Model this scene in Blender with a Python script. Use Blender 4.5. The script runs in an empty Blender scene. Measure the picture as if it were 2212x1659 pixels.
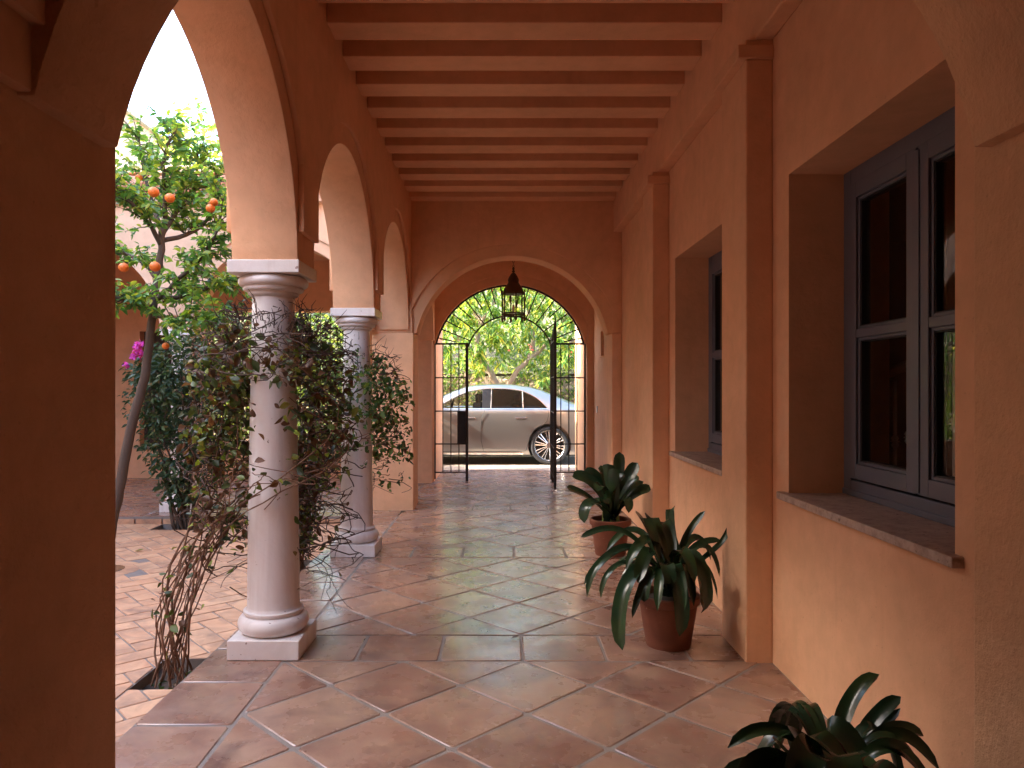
import bpy, bmesh, math, random
import numpy as np
from mathutils import Vector, Matrix
random.seed(7); rng = np.random.default_rng(11)
S = bpy.context.scene
COL = S.collection
R = math.radians
# ------------------------------------------------------------------ camera
F = 1598.0; VX, VY, EYE = 1080.0, 837.0, 1.42
cd = bpy.data.cameras.new('camera'); cam = bpy.data.objects.new('camera', cd); COL.objects.link(cam)
cam.location = (0, 0, EYE); cam.rotation_euler = (R(90), 0, 0)
cd.sensor_width = 36; cd.lens = 36*F/2212; cd.shift_x = 26/2212; cd.shift_y = 7.5/2212
cd.clip_start = 0.05; cd.clip_end = 500
S.camera = cam
def P(x, y, Y):                                   # picture measurement -> real place at depth Y
    return Vector(((x-VX)*Y/F, Y, EYE+(VY-y)*Y/F))
# ------------------------------------------------------------------ sky, sun, exposure
SUN_EL = R(35); sx, sy = -0.97, -0.15
n_ = math.hypot(sx, sy); sx /= n_; sy /= n_
SUN = Vector((sx*math.cos(SUN_EL), sy*math.cos(SUN_EL), math.sin(SUN_EL)))
W = bpy.data.worlds.new('World'); S.world = W; W.use_nodes = True
wn = W.node_tree; sk = wn.nodes.new('ShaderNodeTexSky'); sk.sky_type = 'NISHITA'; sk.sun_disc = False
sk.sun_elevation = SUN_EL; sk.sun_rotation = math.atan2(sx, sy)
sk.dust_density = 3.0; sk.air_density = 1.0; sk.ozone_density = 1.0
wn.links.new(sk.outputs[0], wn.nodes['Background'].inputs[0]); wn.nodes['Background'].inputs[1].default_value = 0.13
sl = bpy.data.lights.new('sun', 'SUN'); sl.energy = 2.0; sl.angle = R(0.5); sl.color = (1, .93, .82)
so = bpy.data.objects.new('sun', sl); COL.objects.link(so); so.rotation_euler = SUN.to_track_quat('Z', 'Y').to_euler()
S.view_settings.view_transform = 'Standard'; S.view_settings.look = 'None'
S.view_settings.exposure = 3.72; S.view_settings.gamma = 1
S.cycles.max_bounces = 10; S.cycles.diffuse_bounces = 7; S.cycles.glossy_bounces = 4
S.cycles.transmission_bounces = 6; S.cycles.transparent_max_bounces = 8
S.cycles.sample_clamp_indirect = 6; S.cycles.caustics_reflective = False; S.cycles.caustics_refractive = False
S.cycles.use_denoising = True

# ------------------------------------------------------------------ materials
def lin(c): return tuple(((v/255)/12.92 if v/255 <= .04045 else ((v/255+.055)/1.055)**2.4) for v in c)+(1,)
class NT:
    def __init__(s, name):
        s.m = bpy.data.materials.new(name); s.m.use_nodes = True; s.t = s.m.node_tree
        s.b = s.t.nodes['Principled BSDF']; s.out = s.t.nodes['Material Output']
        s.tc = s.t.nodes.new('ShaderNodeTexCoord')
    def n(s, typ, **k):
        d = s.t.nodes.new('ShaderNode'+typ)
        for a, v in k.items():
            if a.startswith('i_'):
                key = a[2:]; key = int(key) if key.isdigit() else key.replace('_', ' ')
                d.inputs[key].default_value = v
            else: setattr(d, a, v)
        return d
    def l(s, a, b): s.t.links.new(a, b)
    def noise(s, scale, detail=4, rough=.55, vec=None, dist=0):
        d = s.n('TexNoise'); d.inputs['Scale'].default_value = scale; d.inputs['Detail'].default_value = detail
        d.inputs['Roughness'].default_value = rough; d.inputs['Distortion'].default_value = dist
        s.l(vec or s.tc.outputs['Object'], d.inputs['Vector']); return d.outputs['Fac']
    def ramp(s, fac, stops):
        d = s.n('ValToRGB'); e = d.color_ramp.elements
        while len(e) < len(stops): e.new(.5)
        for i, (p, c) in enumerate(stops): e[i].position = p; e[i].color = c if len(c) == 4 else tuple(c)+(1,)
        s.l(fac, d.inputs[0]); return d.outputs[0]
    def mix(s, fac, a, b, mode='MIX'):
        d = s.n('MixRGB', blend_type=mode)
        for i, v in ((0, fac), (1, a), (2, b)):
            if isinstance(v, (int, float)): d.inputs[i].default_value = v
            elif isinstance(v, tuple): d.inputs[i].default_value = v if len(v) == 4 else v+(1,)
            else: s.l(v, d.inputs[i])
        return d.outputs[0]
    def bump(s, h, strength, dist=.01, prev=None):
        d = s.n('Bump'); d.inputs['Strength'].default_value = strength; d.inputs['Distance'].default_value = dist
        s.l(h, d.inputs['Height'])
        if prev: s.l(prev, d.inputs['Normal'])
        return d.outputs[0]
    def fin(s, col=None, rough=None, nrm=None, **k):
        for key, v in (('Base Color', col), ('Roughness', rough), ('Normal', nrm)):
            if v is None: continue
            if isinstance(v, (int, float)): s.b.inputs[key].default_value = v
            elif isinstance(v, tuple): s.b.inputs[key].default_value = v if len(v) == 4 else v+(1,)
            else: s.l(v, s.b.inputs[key])
        for key, v in k.items(): s.b.inputs[key.replace('_', ' ')].default_value = v
        return s.m
def plaster(name, base, fine=.6, var=.13, fs=170):
    t = NT(name)
    big = t.noise(1.3, 5, .6); med = t.noise(9, 4, .6); fin_ = t.noise(fs, 3, .7); lump = t.noise(38, 3, .5)
    a = tuple(c*(1-var) for c in base[:3]); b = tuple(min(1, c*(1+var)) for c in base[:3])
    col = t.ramp(big, [(.3, a), (.7, b)])
    col = t.mix(.35, col, t.ramp(med, [(.35, a), (.68, b)]))
    st = t.n('Mapping'); st.inputs['Scale'].default_value = (6, 6, .5); t.l(t.tc.outputs['Object'], st.inputs[0])
    streak = t.noise(1.6, 5, .65, st.outputs[0])
    col = t.mix(t.ramp(streak, [(.56, (0, 0, 0)), (.8, (.22, .22, .22))]), col, tuple(c*.62 for c in base[:3]))
    sc = t.ramp(t.noise(2.6, 7, .72, None, 1.2), [(.60, (0, 0, 0)), (.74, (.30, .30, .30))]); col = t.mix(sc, col, tuple(c*.72 for c in base[:3]))
    wh = t.ramp(t.noise(4.1, 8, .75, None, .8), [(.66, (0, 0, 0)), (.78, (.22, .22, .22))]); col = t.mix(wh, col, tuple(min(.9, c*1.3+.05) for c in base[:3]))
    pit = t.ramp(t.noise(60, 2, .5), [(.70, (0, 0, 0)), (.76, (.45, .45, .45))])
    col = t.mix(pit, col, tuple(c*.7 for c in base[:3]))
    n1 = t.bump(fin_, .35*fine, .004); n2 = t.bump(lump, .4*fine, .006, n1); n3 = t.bump(med, .25, .02, n2)
    return t.fin(col, .9, n3, Specular_IOR_Level=.2)
PL = (.715, .415, .245)
M = {}
M['plaster'] = plaster('salmon_plaster', PL)
M['plaster_rough'] = plaster('rough_salmon_plaster', (.68, .405, .235), 2.4, .13, 95)
M['plaster_far'] = plaster('sunlit_salmon_plaster', (.78, .54, .38))  # paler copy of the plaster, sunlit brightness put into its colour
def tile(name, c1, c2, c3, rough=(.22, .5), scale=1.0):
    t = NT(name); g = t.n('NewGeometry'); ri = g.outputs['Random Per Island']
    off = t.n('VectorMath', operation='SCALE'); off.inputs[0].default_value = (37, 91, 13); t.l(ri, off.inputs['Scale'])
    ad = t.n('VectorMath', operation='ADD'); t.l(t.tc.outputs['Object'], ad.inputs[0]); t.l(off.outputs[0], ad.inputs[1])
    v = ad.outputs[0]
    base = t.ramp(ri, [(0, c1), (.35, c2), (.7, c1), (1, c3)])
    cloud = t.noise(3.0*scale, 6, .62, v, .6)
    col = t.mix(t.ramp(cloud, [(.32, (0, 0, 0)), (.68, (.85, .85, .85))]), base, tuple(c*1.28 for c in c3))
    col = t.mix(t.ramp(t.noise(2.1*scale, 5, .65, v, 1.0), [(.46, (0, 0, 0)), (.72, (.85, .85, .85))]), col, tuple(a*b for a, b in zip(c1, (.40, .46, .62))))
    col = t.mix(t.ramp(t.noise(7*scale, 6, .7, v), [(.45, (0, 0, 0)), (.85, (.5, .5, .5))]), col, (.44, .30, .19))
    col = t.mix(t.ramp(t.noise(110, 2, .5), [(.72, (0, 0, 0)), (.78, (.6, .6, .6))]), col, (.10, .05, .035))
    rg = t.ramp(t.noise(5, 5, .6, v), [(.3, (rough[0],)*3), (.7, (rough[1],)*3)])
    n1 = t.bump(t.noise(5, 4, .6, v), .35, .010); n2 = t.bump(t.noise(42, 4, .6, v), .2, .003, n1)
    return t.fin(col, rg, n2, Specular_IOR_Level=.55, Coat_Weight=(.4 if rough[0] < .3 else 0), Coat_Roughness=.2)
M['tile'] = tile('terracotta_tile', (.235, .115, .082), (.17, .075, .056), (.29, .18, .13), (.15, .42))
M['paver'] = tile('terracotta_brick', (.47, .245, .135), (.41, .20, .11), (.50, .30, .18), (.5, .8), 1.6)
t = NT('grout'); c = t.mix(t.noise(14, 4), (.165, .14, .125), (.26, .225, .205))
M['grout'] = t.fin(c, .9, t.bump(t.noise(160, 3), .6, .004))
t = NT('marble'); v = t.noise(2.2, 7, .7, None, 1.5)
c = t.ramp(v, [(.25, (.66, .60, .57)), (.5, (.76, .72, .70)), (.75, (.71, .65, .62))])
mp = t.n('Mapping'); mp.inputs['Scale'].default_value = (9, 9, .7); t.l(t.tc.outputs['Object'], mp.inputs[0])
c = t.mix(t.ramp(t.noise(1.4, 5, .6, mp.outputs[0]), [(.5, (0, 0, 0)), (.75, (.4, .4, .4))]), c, (.48, .38, .34))
c = t.mix(t.ramp(t.noise(28, 2), [(.72, (0, 0, 0)), (.75, (.8, .8, .8))]), c, (.22, .12, .09))
M['marble'] = t.fin(c, .45, t.bump(t.noise(90, 4), .2, .003))
t = NT('sill_stone'); v = t.noise(16, 7, .7)
c = t.ramp(v, [(.3, (.25, .17, .13)), (.5, (.42, .31, .25)), (.7, (.52, .42, .35))])
c = t.mix(t.ramp(t.noise(40, 3), [(.64, (0, 0, 0)), (.7, (1, 1, 1))]), c, (.12, .08, .06))
M['sill'] = t.fin(c, .5, t.bump(t.noise(55, 4), .5, .006))
def simple(name, col, rough=.5, metal=0, bump=0, bs=60, **k):
    t = NT(name); c = t.mix(t.noise(8, 4), tuple(x*.85 for x in col), tuple(min(1, x*1.15) for x in col))
    return t.fin(c, rough, t.bump(t.noise(bs, 4), bump, .004) if bump else None, Metallic=metal, **k)
M['iron'] = simple('wrought_iron', (.030, .020, .017), .5, .3, .2)
M['bronze'] = simple('aged_bronze', (.09, .045, .022), .5, .6, .3)
M['frame'] = simple('grey_window_paint', (.115, .12, .15), .38)
M['gasket'] = simple('black_gasket', (.01, .01, .012), .5)
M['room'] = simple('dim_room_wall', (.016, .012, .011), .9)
M['roomwood'] = simple('dark_interior_wood', (.04, .02, .012), .6)
M['baluster'] = simple('turned_iron_baluster', (.85, .8, .76), .45)
M['soil'] = simple('dark_soil', (.06, .045, .035), 1, 0, 1.0, 30)
M['pot'] = simple('terracotta_pot', (.30, .10, .05), .75, 0, .3, 25)
t = NT('potmix'); 
M['bark'] = simple('grey_brown_bark', (.085, .06, .045), .9, 0, .9, 35)
M['bark_light'] = simple('pale_bark', (.36, .26, .19), .9, 0, .8, 20)
M['twig'] = simple('dry_twig', (.17, .09, .055), .9)
M['twig_dark'] = simple('dark_dry_twig', (.055, .03, .022), .9)
M['orange'] = simple('orange_peel', (.62, .15, .015), .5, 0, .4, 300)
M['white'] = simple('white_plastic', (.7, .7, .68), .4)
M['rooftile'] = simple('clay_roof_tile', (.45, .20, .11), .85, 0, .4, 15)
M['rubber'] = simple('tyre_rubber', (.03, .03, .032), .75)
M['alloy'] = simple('polished_alloy', (.72, .68, .64), .25, .9)
M['darkmetal'] = simple('dark_brake_metal', (.06, .055, .05), .5, .6)
M['chrome'] = simple('chrome_trim', (.8, .8, .8), .12, 1)
M['blacktrim'] = simple('black_trim', (.012, .012, .013), .35)
M['leather'] = simple('dark_leather', (.03, .028, .03), .6)
t = NT('silver_paint'); t.fin((.33, .32, .30), .28, None, Metallic=.8, Coat_Weight=1.0, Coat_Roughness=.04); M['paint'] = t.m
def glass(name, tint, alpha_t, rough=0.0):
    t = NT(name); gl = t.n('BsdfGlossy'); gl.inputs['Roughness'].default_value = rough; gl.inputs[0].default_value = (1, 1, 1, 1)
    tr = t.n('BsdfTransparent'); tr.inputs[0].default_value = tint+(1,)
    fr = t.n('Fresnel'); fr.inputs[0].default_value = 1.42
    mx = t.n('MixShader'); gg = t.n('NewGeometry'); mm = t.n('Math', operation='SUBTRACT'); mm.inputs[0].default_value = 1; t.l(gg.outputs['Backfacing'], mm.inputs[1]); m2 = t.n('Math', operation='MULTIPLY'); t.l(mm.outputs[0], m2.inputs[0]); t.l(fr.outputs[0], m2.inputs[1]); t.l(m2.outputs[0], mx.inputs[0]); t.l(tr.outputs[0], mx.inputs[1]); t.l(gl.outputs[0], mx.inputs[2])
    t.l(mx.outputs[0], t.out.inputs[0]); return t.m
M['glass'] = glass('window_glass', (.94, .94, .94), 1)
M['glass_lantern'] = glass('lantern_glass', (.95, .94, .88), 1)
M['glass_tint'] = glass('tinted_car_glass', (.40, .37, .34), 1)
M['glass_car'] = glass('clear_car_glass', (.93, .95, .93), 1)
def leafmat(name, stops, rough=.4, trans=.35, tcol=None):
    t = NT(name); g = t.n('NewGeometry'); col = t.ramp(g.outputs['Random Per Island'], stops)
    t.fin(col, rough, None, Specular_IOR_Level=.4)
    tl = t.n('BsdfTranslucent')
    bright = t.mix(1.0, col, (1.7, 1.7, .7, 1), 'MULTIPLY'); t.l(bright, tl.inputs[0])
    mx = t.n('MixShader'); mx.inputs[0].default_value = trans
    t.l(t.b.outputs[0], mx.inputs[1]); t.l(tl.outputs[0], mx.inputs[2]); t.l(mx.outputs[0], t.out.inputs[0]); return t.m
M['leaf_citrus'] = leafmat('citrus_leaf', [(0, (.05, .14, .055)), (.4, (.10, .23, .06)), (.75, (.20, .32, .055)), (1, (.36, .40, .07))], .32, .42)
M['leaf_bush'] = leafmat('dark_leaf', [(0, (.018, .045, .022)), (.6, (.035, .075, .035)), (.93, (.07, .11, .04)), (1, (.20, .14, .05))], .35, .2)
M['leaf_vine'] = leafmat('mixed_vine_leaf', [(0, (.03, .045, .02)), (.3, (.06, .08, .025)), (.45, (.11, .15, .03)), (.55, (.24, .30, .05)), (.62, (.14, .065, .035)), (1, (.06, .03, .02))], .45, .3)
M['leaf_vine_green'] = leafmat('green_vine_leaf', [(0, (.03, .07, .025)), (.5, (.06, .12, .035)), (.8, (.16, .23, .05)), (.93, (.14, .08, .04)), (1, (.08, .04, .025))], .45, .3)
M['leaf_tree'] = leafmat('sunlit_long_leaf', [(0, (.06, .15, .05)), (.35, (.14, .26, .065)), (.7, (.30, .40, .08)), (.9, (.50, .48, .10)), (1, (.60, .46, .07))], .25, .4)
M['leaf_shrub'] = leafmat('garden_leaf', [(0, (.04, .08, .025)), (.5, (.10, .17, .04)), (.9, (.24, .28, .06)), (1, (.42, .38, .12))], .5, .35)
M['petal'] = leafmat('magenta_petal', [(0, (.50, .05, .45)), (1, (.70, .12, .62))], .6, .4)
M['petal_red'] = leafmat('red_petal', [(0, (.60, .06, .08)), (1, (.75, .12, .12))], .6, .4)
def straplf(name, c1, c2):
    t = NT(name); g = t.n('NewGeometry'); col = t.ramp(g.outputs['Random Per Island'], [(0, c1), (.75, c1), (1, c2)])
    col = t.mix(t.ramp(t.noise(7, 4), [(.4, (0, 0, 0)), (.75, (.6, .6, .6))]), col, c2)
    return t.fin(col, .26, t.bump(t.noise(30, 2), .12, .005), Specular_IOR_Level=.5)
M['strap'] = straplf('strap_leaf', (.014, .038, .020), (.05, .085, .02))
t = NT('stone_rubble'); vo = t.n('TexVoronoi'); vo.inputs['Scale'].default_value = 4.5; t.l(t.tc.outputs['Object'], vo.inputs['Vector'])
c = t.mix(vo.outputs['Color'], (.19, .13, .085), (.31, .24, .165)); vd = t.n('TexVoronoi', feature='DISTANCE_TO_EDGE'); vd.inputs['Scale'].default_value = 4.5
t.l(t.tc.outputs['Object'], vd.inputs['Vector']); c = t.mix(t.ramp(vd.outputs[0], [(0, (1, 1, 1)), (.08, (0, 0, 0))]), c, (.13, .09, .06))
M['rubble'] = t.fin(c, .95, t.bump(vd.outputs[0], .9, .08, t.bump(t.noise(20), .5, .03)))
t = NT('earth'); M['earth'] = t.fin(t.mix(t.noise(3, 6), (.16, .12, .07), (.10, .12, .05)), 1, t.bump(t.noise(8), .8, .08))
t = NT('drive_paving'); br = t.n('TexBrick'); br.inputs['Scale'].default_value = 5; t.l(t.tc.outputs['Object'], br.inputs['Vector'])
br.inputs['Color1'].default_value = (.42, .34, .27, 1); br.inputs['Color2'].default_value = (.36, .27, .2, 1); br.inputs['Mortar'].default_value = (.2, .16, .13, 1)
M['drive'] = t.fin(br.outputs[0], .85, t.bump(t.noise(60), .4, .005))

# ------------------------------------------------------------------ object helpers
def link(name, me, mat=None, parent=None, smooth=False):
    o = bpy.data.objects.new(name, me); COL.objects.link(o)
    if mat: me.materials.append(M[mat] if isinstance(mat, str) else mat)
    if smooth:
        for p in me.polygons: p.use_smooth = True
    if parent: o.parent = parent; o.matrix_parent_inverse = parent.matrix_world.inverted() if parent.type != 'EMPTY' else Matrix.Translation(-parent.location)
    return o
def tag(o, label, cat, group=None, kind=None):
    if label: o['label'] = label
    if cat: o['category'] = cat
    if group: o['group'] = group
    if kind: o['kind'] = kind
    return o
def struct(o): o['kind'] = 'structure'; return o
def empty(name, loc, label, cat, group=None):
    o = bpy.data.objects.new(name, None); COL.objects.link(o); o.location = loc; o.empty_display_size = .1
    return tag(o, label, cat, group)
class MB:
    def __init__(s): s.v = []; s.f = []
    def add(s, vs, fs):
        n = len(s.v); s.v += [tuple(v) for v in vs]; s.f += [tuple(i+n for i in f) for f in fs]
    def box(s, x0, x1, y0, y1, z0, z1):
        s.add([(x0, y0, z0), (x1, y0, z0), (x1, y1, z0), (x0, y1, z0), (x0, y0, z1), (x1, y0, z1), (x1, y1, z1), (x0, y1, z1)],
              [(0, 3, 2, 1), (4, 5, 6, 7), (0, 1, 5, 4), (1, 2, 6, 5), (2, 3, 7, 6), (3, 0, 4, 7)])
    def tube(s, pts, rad, n=6, cap=True):
        pts = [Vector(p) for p in pts]; m = len(pts)
        if not hasattr(rad, '__len__'): rad = [rad]*m
        rings = []; ref = None
        for i, p in enumerate(pts):
            d = (pts[min(i+1, m-1)]-pts[max(i-1, 0)]).normalized()
            if ref is None:
                ref = d.cross(Vector((0, 0, 1)));
                if ref.length < .1: ref = d.cross(Vector((1, 0, 0)))
            ref = (ref-d*ref.dot(d)).normalized(); b = d.cross(ref)
            rings.append([p+(ref*math.cos(2*math.pi*k/n)+b*math.sin(2*math.pi*k/n))*rad[i] for k in range(n)])
        vs = [v for r in rings for v in r]; fs = []
        for i in range(m-1):
            for k in range(n):
                a = i*n+k; b_ = i*n+(k+1) % n; fs.append((a, b_, b_+n, a+n))
        if cap: fs.append(tuple(range(n-1, -1, -1))); fs.append(tuple((m-1)*n+k for k in range(n)))
        s.add(vs, fs)
    def lathe(s, prof, cx=0, cy=0, n=48, cap=True):
        vs = []; fs = []
        for (r, z) in prof:
            vs += [(cx+r*math.cos(2*math.pi*k/n), cy+r*math.sin(2*math.pi*k/n), z) for k in range(n)]
        for i in range(len(prof)-1):
            for k in range(n):
                a = i*n+k; b = i*n+(k+1) % n; fs.append((a, b, b+n, a+n))
        if cap: fs.append(tuple(range(n-1, -1, -1))); fs.append(tuple((len(prof)-1)*n+k for k in range(n)))
        s.add(vs, fs)
    def prism(s, poly, a0, a1, f):
        """poly: 2-D outline; f(u,v,w)->xyz with w = a0..a1"""
        n = len(poly); vs = [f(u, v, a0) for u, v in poly]+[f(u, v, a1) for u, v in poly]
        fs = [tuple(range(n-1, -1, -1)), tuple(range(n, 2*n))]+[(i, (i+1) % n, n+(i+1) % n, n+i) for i in range(n)]
        s.add(vs, fs)
    def mesh(s, name, bevel=0, seg=2):
        me = bpy.data.meshes.new(name); me.from_pydata(s.v, [], s.f); 
        bm = bmesh.new(); bm.from_mesh(me); bmesh.ops.recalc_face_normals(bm, faces=bm.faces)
        if bevel:
            es = [e for e in bm.edges if len(e.link_faces) == 2 and e.calc_face_angle(0) > .6]
            bmesh.ops.bevel(bm, geom=es, offset=bevel, segments=seg, affect='EDGES', profile=.5, clamp_overlap=True)
        bm.to_mesh(me); bm.free(); return me
    def build(s, name, mat, parent=None, smooth=False, bevel=0, seg=2):
        return link(name, s.mesh(name, bevel, seg), mat, parent, smooth)
def auto_smooth(o, ang=40):
    me = o.data
    for p in me.polygons: p.use_smooth = True
    try: me.set_sharp_from_angle(angle=R(ang))
    except Exception: pass
    return o

# ------------------------------------------------------------------ leaves
TPL = [(0, 0), (.22, .62), (.5, 1.0), (.78, .66), (1, 0)]
class Leaves:
    def __init__(s): s.V = []; s.F = []; s.n = 0
    def add(s, pos, d, up, L, Wd, fold=.25, droop=.25):
        """arrays: pos (n,3) d (n,3) up (n,3) L (n) Wd (n)"""
        pos = np.asarray(pos, float); n = len(pos)
        if n == 0: return
        d = d/np.linalg.norm(d, axis=1)[:, None]
        side = np.cross(d, up); side /= (np.linalg.norm(side, axis=1)[:, None]+1e-9); nr = np.cross(side, d)
        L = np.broadcast_to(L, n)[:, None]; Wd = np.broadcast_to(Wd, n)[:, None]
        rows = []
        for t, w in TPL:
            c = pos+d*L*t; c = c+np.array([0, 0, -1.])*L*droop*t*t
            if w == 0: rows.append(c)
            else:
                rows += [c-side*Wd*w/2+nr*Wd*w*fold, c, c+side*Wd*w/2+nr*Wd*w*fold]
        A = np.stack(rows, 1); k = A.shape[1]          # 0, 1..3, 4..6, 7..9, 10
        fs = [(0, 2, 1), (0, 3, 2), (1, 2, 5, 4), (2, 3, 6, 5), (4, 5, 8, 7), (5, 6, 9, 8), (7, 8, 10), (8, 9, 10)]
        s.V.append(A.reshape(-1, 3))
        for i in range(n):
            b = s.n+i*k; s.F += [tuple(b+j for j in f) for f in fs]
        s.n += n*k
    def build(s, name, mat, parent=None):
        me = bpy.data.meshes.new(name); me.from_pydata(np.concatenate(s.V).tolist(), [], s.F)
        return link(name, me, mat, parent, True)
def rdir(n, zmin=-1, zmax=1):
    a = rng.uniform(0, 2*np.pi, n); z = rng.uniform(zmin, zmax, n); r = np.sqrt(np.maximum(0, 1-z*z))
    return np.stack([r*np.cos(a), r*np.sin(a), z], 1)

# ================================================================== FLOORS
def clip(poly, a, b, c):                            # keep a*x+b*y<=c
    out = []
    for i in range(len(poly)):
        p, q = poly[i], poly[(i+1) % len(poly)]
        dp, dq = a*p[0]+b*p[1]-c, a*q[0]+b*q[1]-c
        if dp <= 0: out.append(p)
        if (dp < 0 < dq) or (dq < 0 < dp):
            t = dp/(dp-dq); out.append((p[0]+t*(q[0]-p[0]), p[1]+t*(q[1]-p[1])))
    return out
def cliprect(poly, x0, x1, y0, y1):
    for a, b, c in ((1, 0, x1), (-1, 0, -x0), (0, 1, y1), (0, -1, -y0)):
        if len(poly) < 3: return []
        poly = clip(poly, a, b, c)
    return poly
def inset(poly, g):
    n = len(poly); ar = sum(poly[i][0]*poly[(i+1) % n][1]-poly[(i+1) % n][0]*poly[i][1] for i in range(n))
    if abs(ar) < .004: return []
    if ar < 0: poly = poly[::-1]
    out = poly
    for i in range(n):
        p, q = poly[i], poly[(i+1) % n]; dx, dy = q[0]-p[0], q[1]-p[1]; l = math.hypot(dx, dy)
        if l < 1e-5: continue
        nx, ny = dy/l, -dx/l; out = clip(out, nx, ny, nx*p[0]+ny*p[1]-g)
        if len(out) < 3: return []
    n = len(out); ar = sum(out[i][0]*out[(i+1) % n][1]-out[(i+1) % n][0]*out[i][1] for i in range(n))
    return out if ar > .003 else []
def lay(mb, poly, z, g, r=.006, wob=.0015, round_=.012):
    p = inset(poly, g*random.uniform(.75, 1.25))
    if not p: return
    q = []                                            # soften the corners
    n = len(p)
    for i in range(n):
        a, b, c = Vector(p[i-1]), Vector(p[i]), Vector(p[(i+1) % n])
        d1 = (a-b); d2 = (c-b); l = min(round_, d1.length*.3, d2.length*.3)
        q.append(tuple(b+d1.normalized()*l+Vector((random.uniform(-1, 1), random.uniform(-1, 1)))*.0015)); q.append(tuple(b+d2.normalized()*l))
    h = random.uniform(-wob, wob); tx, ty = random.uniform(-.004, .004), random.uniform(-.004, .004)
    cx = sum(v[0] for v in q)/len(q); cy = sum(v[1] for v in q)/len(q)
    f = lambda v, e: (v[0], v[1], z+h+tx*(v[0]-cx)+ty*(v[1]-cy)+e)
    inner = inset(q, r) or None
    k = len(q)
    top = [(cx+(v[0]-cx)*(1-r/max(.02, math.hypot(v[0]-cx, v[1]-cy))), cy+(v[1]-cy)*(1-r/max(.02, math.hypot(v[0]-cx, v[1]-cy)))) for v in q]
    vs = [f(v, -.012) for v in q]+[f(v, -.0035) for v in q]+[f(v, 0) for v in top]
    fs = [tuple(range(2*k, 3*k))]
    for lv in (0, k):
        fs += [(lv+i, lv+(i+1) % k, lv+k+(i+1) % k, lv+k+i) for i in range(k)]
    mb.add(vs, fs)
W_ = .62; CX = .12; XL, XB, XR = -1.55, -1.125, 1.41
floor = MB()
def diag(x0, x1, y0, y1, ax, ay):
    h = W_/2
    for i in range(-14, 15):
        for j in range(-14, 15):
            if (i+j) % 2 == 0: continue
            cx, cy = ax+i*h, ay+j*h
            p = cliprect([(cx-h, cy), (cx, cy-h), (cx+h, cy), (cx, cy+h)], x0, x1, y0, y1)
            if len(p) >= 3: lay(floor, p, 0, .0085)
def row(y0, y1, x0, x1):
    x = CX-.437*6
    while x < x1:
        p = cliprect([(x, y0), (x+.437, y0), (x+.437, y1), (x, y1)], x0, x1, y0, y1)
        if len(p) >= 3: lay(floor, p, 0, .0085)
        x += .437
bands = [(-.84, -.44), (1.50, 1.90), (3.84, 4.24), (6.18, 6.58), (8.53, 8.93)]
fields = [(-3.2, -.84, -.84), (-.44, 1.50, 1.5), (1.90, 3.84, 3.84), (4.24, 6.18, 4.255), (6.58, 8.53, 6.60), (8.93, 12.75, 8.93)]
for a, b in bands: row(a, b, XB, XR)
for a, b, an in fields: diag(XB, XR if a < 8.9 else 1.41, a, b, CX, an)
y = 3.565-.455*16
while y < 8.53:
    p = cliprect([(XL, y), (XB, y), (XB, y+.455), (XL, y+.455)], XL, XB, -3.2, 8.53)
    if len(p) >= 3: lay(floor, p, 0, .0085)
    y += .455
# gallery beyond the courtyard
def diag2(x0, x1, y0, y1):
    h = W_/2
    for i in range(-16, 17):
        for j in range(-8, 9):
            if (i+j) % 2 == 0: continue
            cx, cy = -5+i*h, 10+j*h
            p = cliprect([(cx-h, cy), (cx, cy-h), (cx+h, cy), (cx, cy+h)], x0, x1, y0, y1)
            if len(p) >= 3: lay(floor, p, 0, .0085)
diag2(-9.4, XB, 8.62, 11.6)
x = -9.4
while x < XL-.1:
    lay(floor, [(x, 8.15), (min(x+.455, XL), 8.15), (min(x+.455, XL), 8.62), (x, 8.62)], 0, .0085); x += .455
fl = floor.build('tiled_floor', 'tile'); auto_smooth(fl, 30); struct(fl)
g = MB(); g.box(XL+.006, 1.9, -3.3, 8.53, -.3, -.0045); g.box(-9.5, 1.9, 8.156, 12.76, -.3, -.0045)
struct(g.build('floor_grout', 'grout'))
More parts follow.
